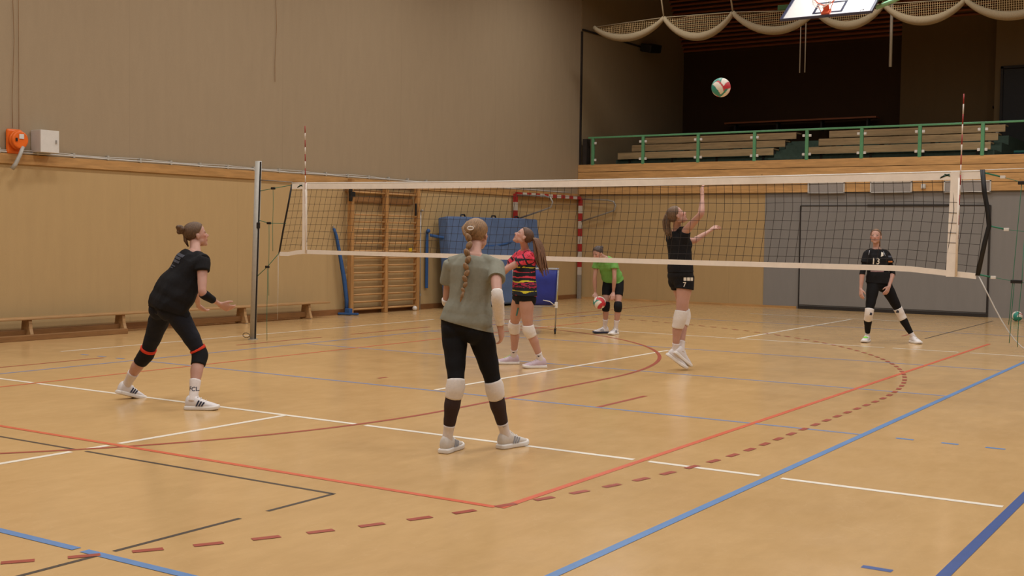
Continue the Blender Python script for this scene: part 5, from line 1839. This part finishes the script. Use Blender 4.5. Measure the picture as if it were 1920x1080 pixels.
# 5: jumping at the net, arms raised
f = Fig('p5', 'jumping player in black behind the net with one arm raised', SKIN, (96, 74, 58), dirv(.82, .05, .52), Z + dirv(-1, 0) * .5)
J, S = f.J, f.S
f.footf = {'R': dirv(.80, .1, -.58), 'L': dirv(.72, .35, -.62)}; f.footu = {q: nrm(Z - f.footf[q] * (Z @ f.footf[q])) for q in 'RL'}
f.body({'R': dict(n=dirv(.8, .4, .2), curl=.22, thumb=.2), 'L': dict(n=dirv(.5, .3, -.8), curl=.95)})
hc = (112, 88, 68)
hr = f.hair_cap(hc, line=-.002)
base = f.head.w(0, -.100, .045); D0 = depth(base)
pp = [base, atd((1253, 400), D0), atd((1248, 414), D0), atd((1251, 432), D0), atd((1255, 449), D0)]
f.bundle('ponytail', pp, [.018, .032, .044, .040, .024], hc, hr, 26, .010)
mb = MB(); mb.torus((0, 0, 0), .026, .007, 'z'); o = mb.build('hair_tie', FAB['tights'], hr)
q_ = Vector(nrm(pp[1] - pp[0])).to_track_quat('Z', 'Y'); o.data.transform(q_.to_matrix().to_4x4()); o.data.transform(Matrix.Translation(Vector(base * .7 + pp[1] * .3))); f.fix(o)
lg = f.shorts('shorts', FAB['black'], .27, waist=.18, inf=.012, flare=.010)
for k in range(3):
    me_ = bpy.data.meshes.new('sq'); bm_ = bmesh.new(); bm_.faces.new([bm_.verts.new(p) for p in ((-.017, -.020, 0), (.017, -.020, 0), (.017, .020, 0), (-.017, .020, 0))]); bm_.to_mesh(me_); bm_.free()
    d_ = decal('', atd((1281 + 6.5 * k, 523.5), 14.2), -FW, UP, .05, lg, FAB['print'], lg, 'print_block', me=me_); f.fix(d_)
d_ = decal('7', atd((1280, 534), 14.2), -FW, UP, .08, lg, FAB['print'], lg); f.fix(d_)
sh = f.shirt('shirt', FAB['black'], hem=-.08, sleeve=0, inf=.012, loose=.012, sleeve_inf=.01, flare=.0)
wrinkle(sh, .006, 9, Z, 2)
push_out(sh, lg); cut_hem(sh, *hem_line(f, (1258, 510), (1298, 510), f.sp['D'])); f.fix(lg); f.fix(sh)
for q in 'RL':
    f.wrap('knee_pad', f.leg[q], .84, 1.30, .014, FAB['white'], 'white knee pad', infs=lambda k: .012 + .012 * math.sin(k * math.pi), wr=.002)
    f.wrap('sock', f.leg[q], 1.74, 2.06, .006, FAB['sock'], None)
    o = shoe(f.root, J['A' + q], f.footf[q], f.footu[q], S, FAB['shoe'], FAB['sole'], {})
    for c_ in [o] + list(o.children): f.fix(c_)

# 6: number 13 facing the camera
f = Fig('p6', 'player in black jersey with number 13 before the grey door', SKIN, (120, 88, 62), dirv(-.42, -.90, .12), Z + 0 * Z)
J, S = f.J, f.S
f.footf = {'R': dirv(-.50, -.86), 'L': dirv(.14, -.99)}; f.footu = {'R': Z, 'L': Z}
f.body({'R': dict(n=dirv(.9, .4), curl=.35, thumb=.5), 'L': dict(n=dirv(-.5, .8), curl=.4)})
hc = (132, 98, 72)
hr = f.hair_cap(hc, grow=.006, line=-.006)
f.hair_part('ponytail', [f.head.w(0, -.10, .05), f.head.w(.0, -.125, .03), f.head.w(-.03, -.12, -.05), f.head.w(-.05, -.09, -.13)], [.018, .026, .026, .010], hc, hr, 14, wob=.004)
lg = f.shorts('leggings', FAB['tights'], .88, waist=.18, inf=.006)
sh = f.shirt('jersey', FAB['black'], hem=-.16, sleeve=.50, inf=.012, loose=.014, sleeve_inf=.022, flare=.006)
wrinkle(sh, .009, 8, Z, 2)
push_out(sh, lg); cut_hem(sh, *hem_line(f, (1622, 529), (1668, 533), f.sp['D'])); f.fix(lg)
T, sd, fr = f.torso.frame(.6)
oo = dirv(-.1, -1)
def at6(px): return atd(px, 18.5)
d_ = decal('13', at6((1638.5, 490)), oo, Z, .135, sh, FAB['print'], sh, 'number'); f.fix(d_)
def quad_decal(px, pts, mt, nm, par=None):
    me_ = bpy.data.meshes.new('q'); bm_ = bmesh.new(); bm_.faces.new([bm_.verts.new((a, c_, 0)) for a, c_ in pts]); bm_.to_mesh(me_); bm_.free()
    d_ = decal('', at6(px), oo, Z, .06, par or sh, mt, par or sh, nm, me=me_); f.fix(d_); return d_
quad_decal((1650.5, 477), [(-.02, -.035), (.025, -.02), (.03, .03), (-.005, .04)], FAB['print'], 'crest')
quad_decal((1626, 473), [(-.006, -.04), (.002, -.04), (.022, .03), (.012, .032)], FAB['greymark'], 'shoulder_stripe')
quad_decal((1657, 475), [(.006, -.04), (-.002, -.04), (-.022, .03), (-.012, .032)], FAB['greymark'], 'shoulder_stripe')
quad_decal((1642, 508), [(-.10, -.012), (.10, -.012), (.10, .010), (-.10, .010)], mottled('pale_pink_print', rgb(150, 120, 122), .1, 40), 'sponsor_line')
quad_decal((1668, 490.5), [(-.035, -.011), (.035, -.011), (.035, .011), (-.035, .011)], FAB['gold'], 'sleeve_badge')
quad_decal((1668, 481), [(-.03, -.014), (.03, -.014), (.03, .014), (-.03, .014)], FAB['greyprint'], 'sleeve_badge')
f.fix(sh)
for q in 'RL':
    f.wrap('arm_sleeve', f.arm[q], .40, 1.12, .007, FAB['tights'], 'black arm sleeve')
    kp = MB(); f.leg[q].add(kp, .85, 1.27, .012, 24, .03); kp = kp.build('knee_pad', FAB['white'], f.root); kp['label'] = 'white knee pad'
    quad_decal((1628.5, 587) if q == 'R' else (1682.5, 584), [(-.022, -.018), (.018, -.022), (.022, .012), (-.01, .022)], FAB['navy'], 'pad_mark', kp)
    f.fix(kp)
    f.wrap('calf_sleeve', f.leg[q], 1.24, 1.84, .006, FAB['tights'], 'black calf sleeve')
    f.wrap('sock', f.leg[q], 1.82, 2.06, .006, FAB['sock'], None)
    o = shoe(f.root, J['A' + q], f.footf[q], f.footu[q], S, FAB['shoe'], FAB['sole'], {'patch': FAB['neon']} if q == 'R' else {})
    for c_ in [o] + list(o.children): f.fix(c_)
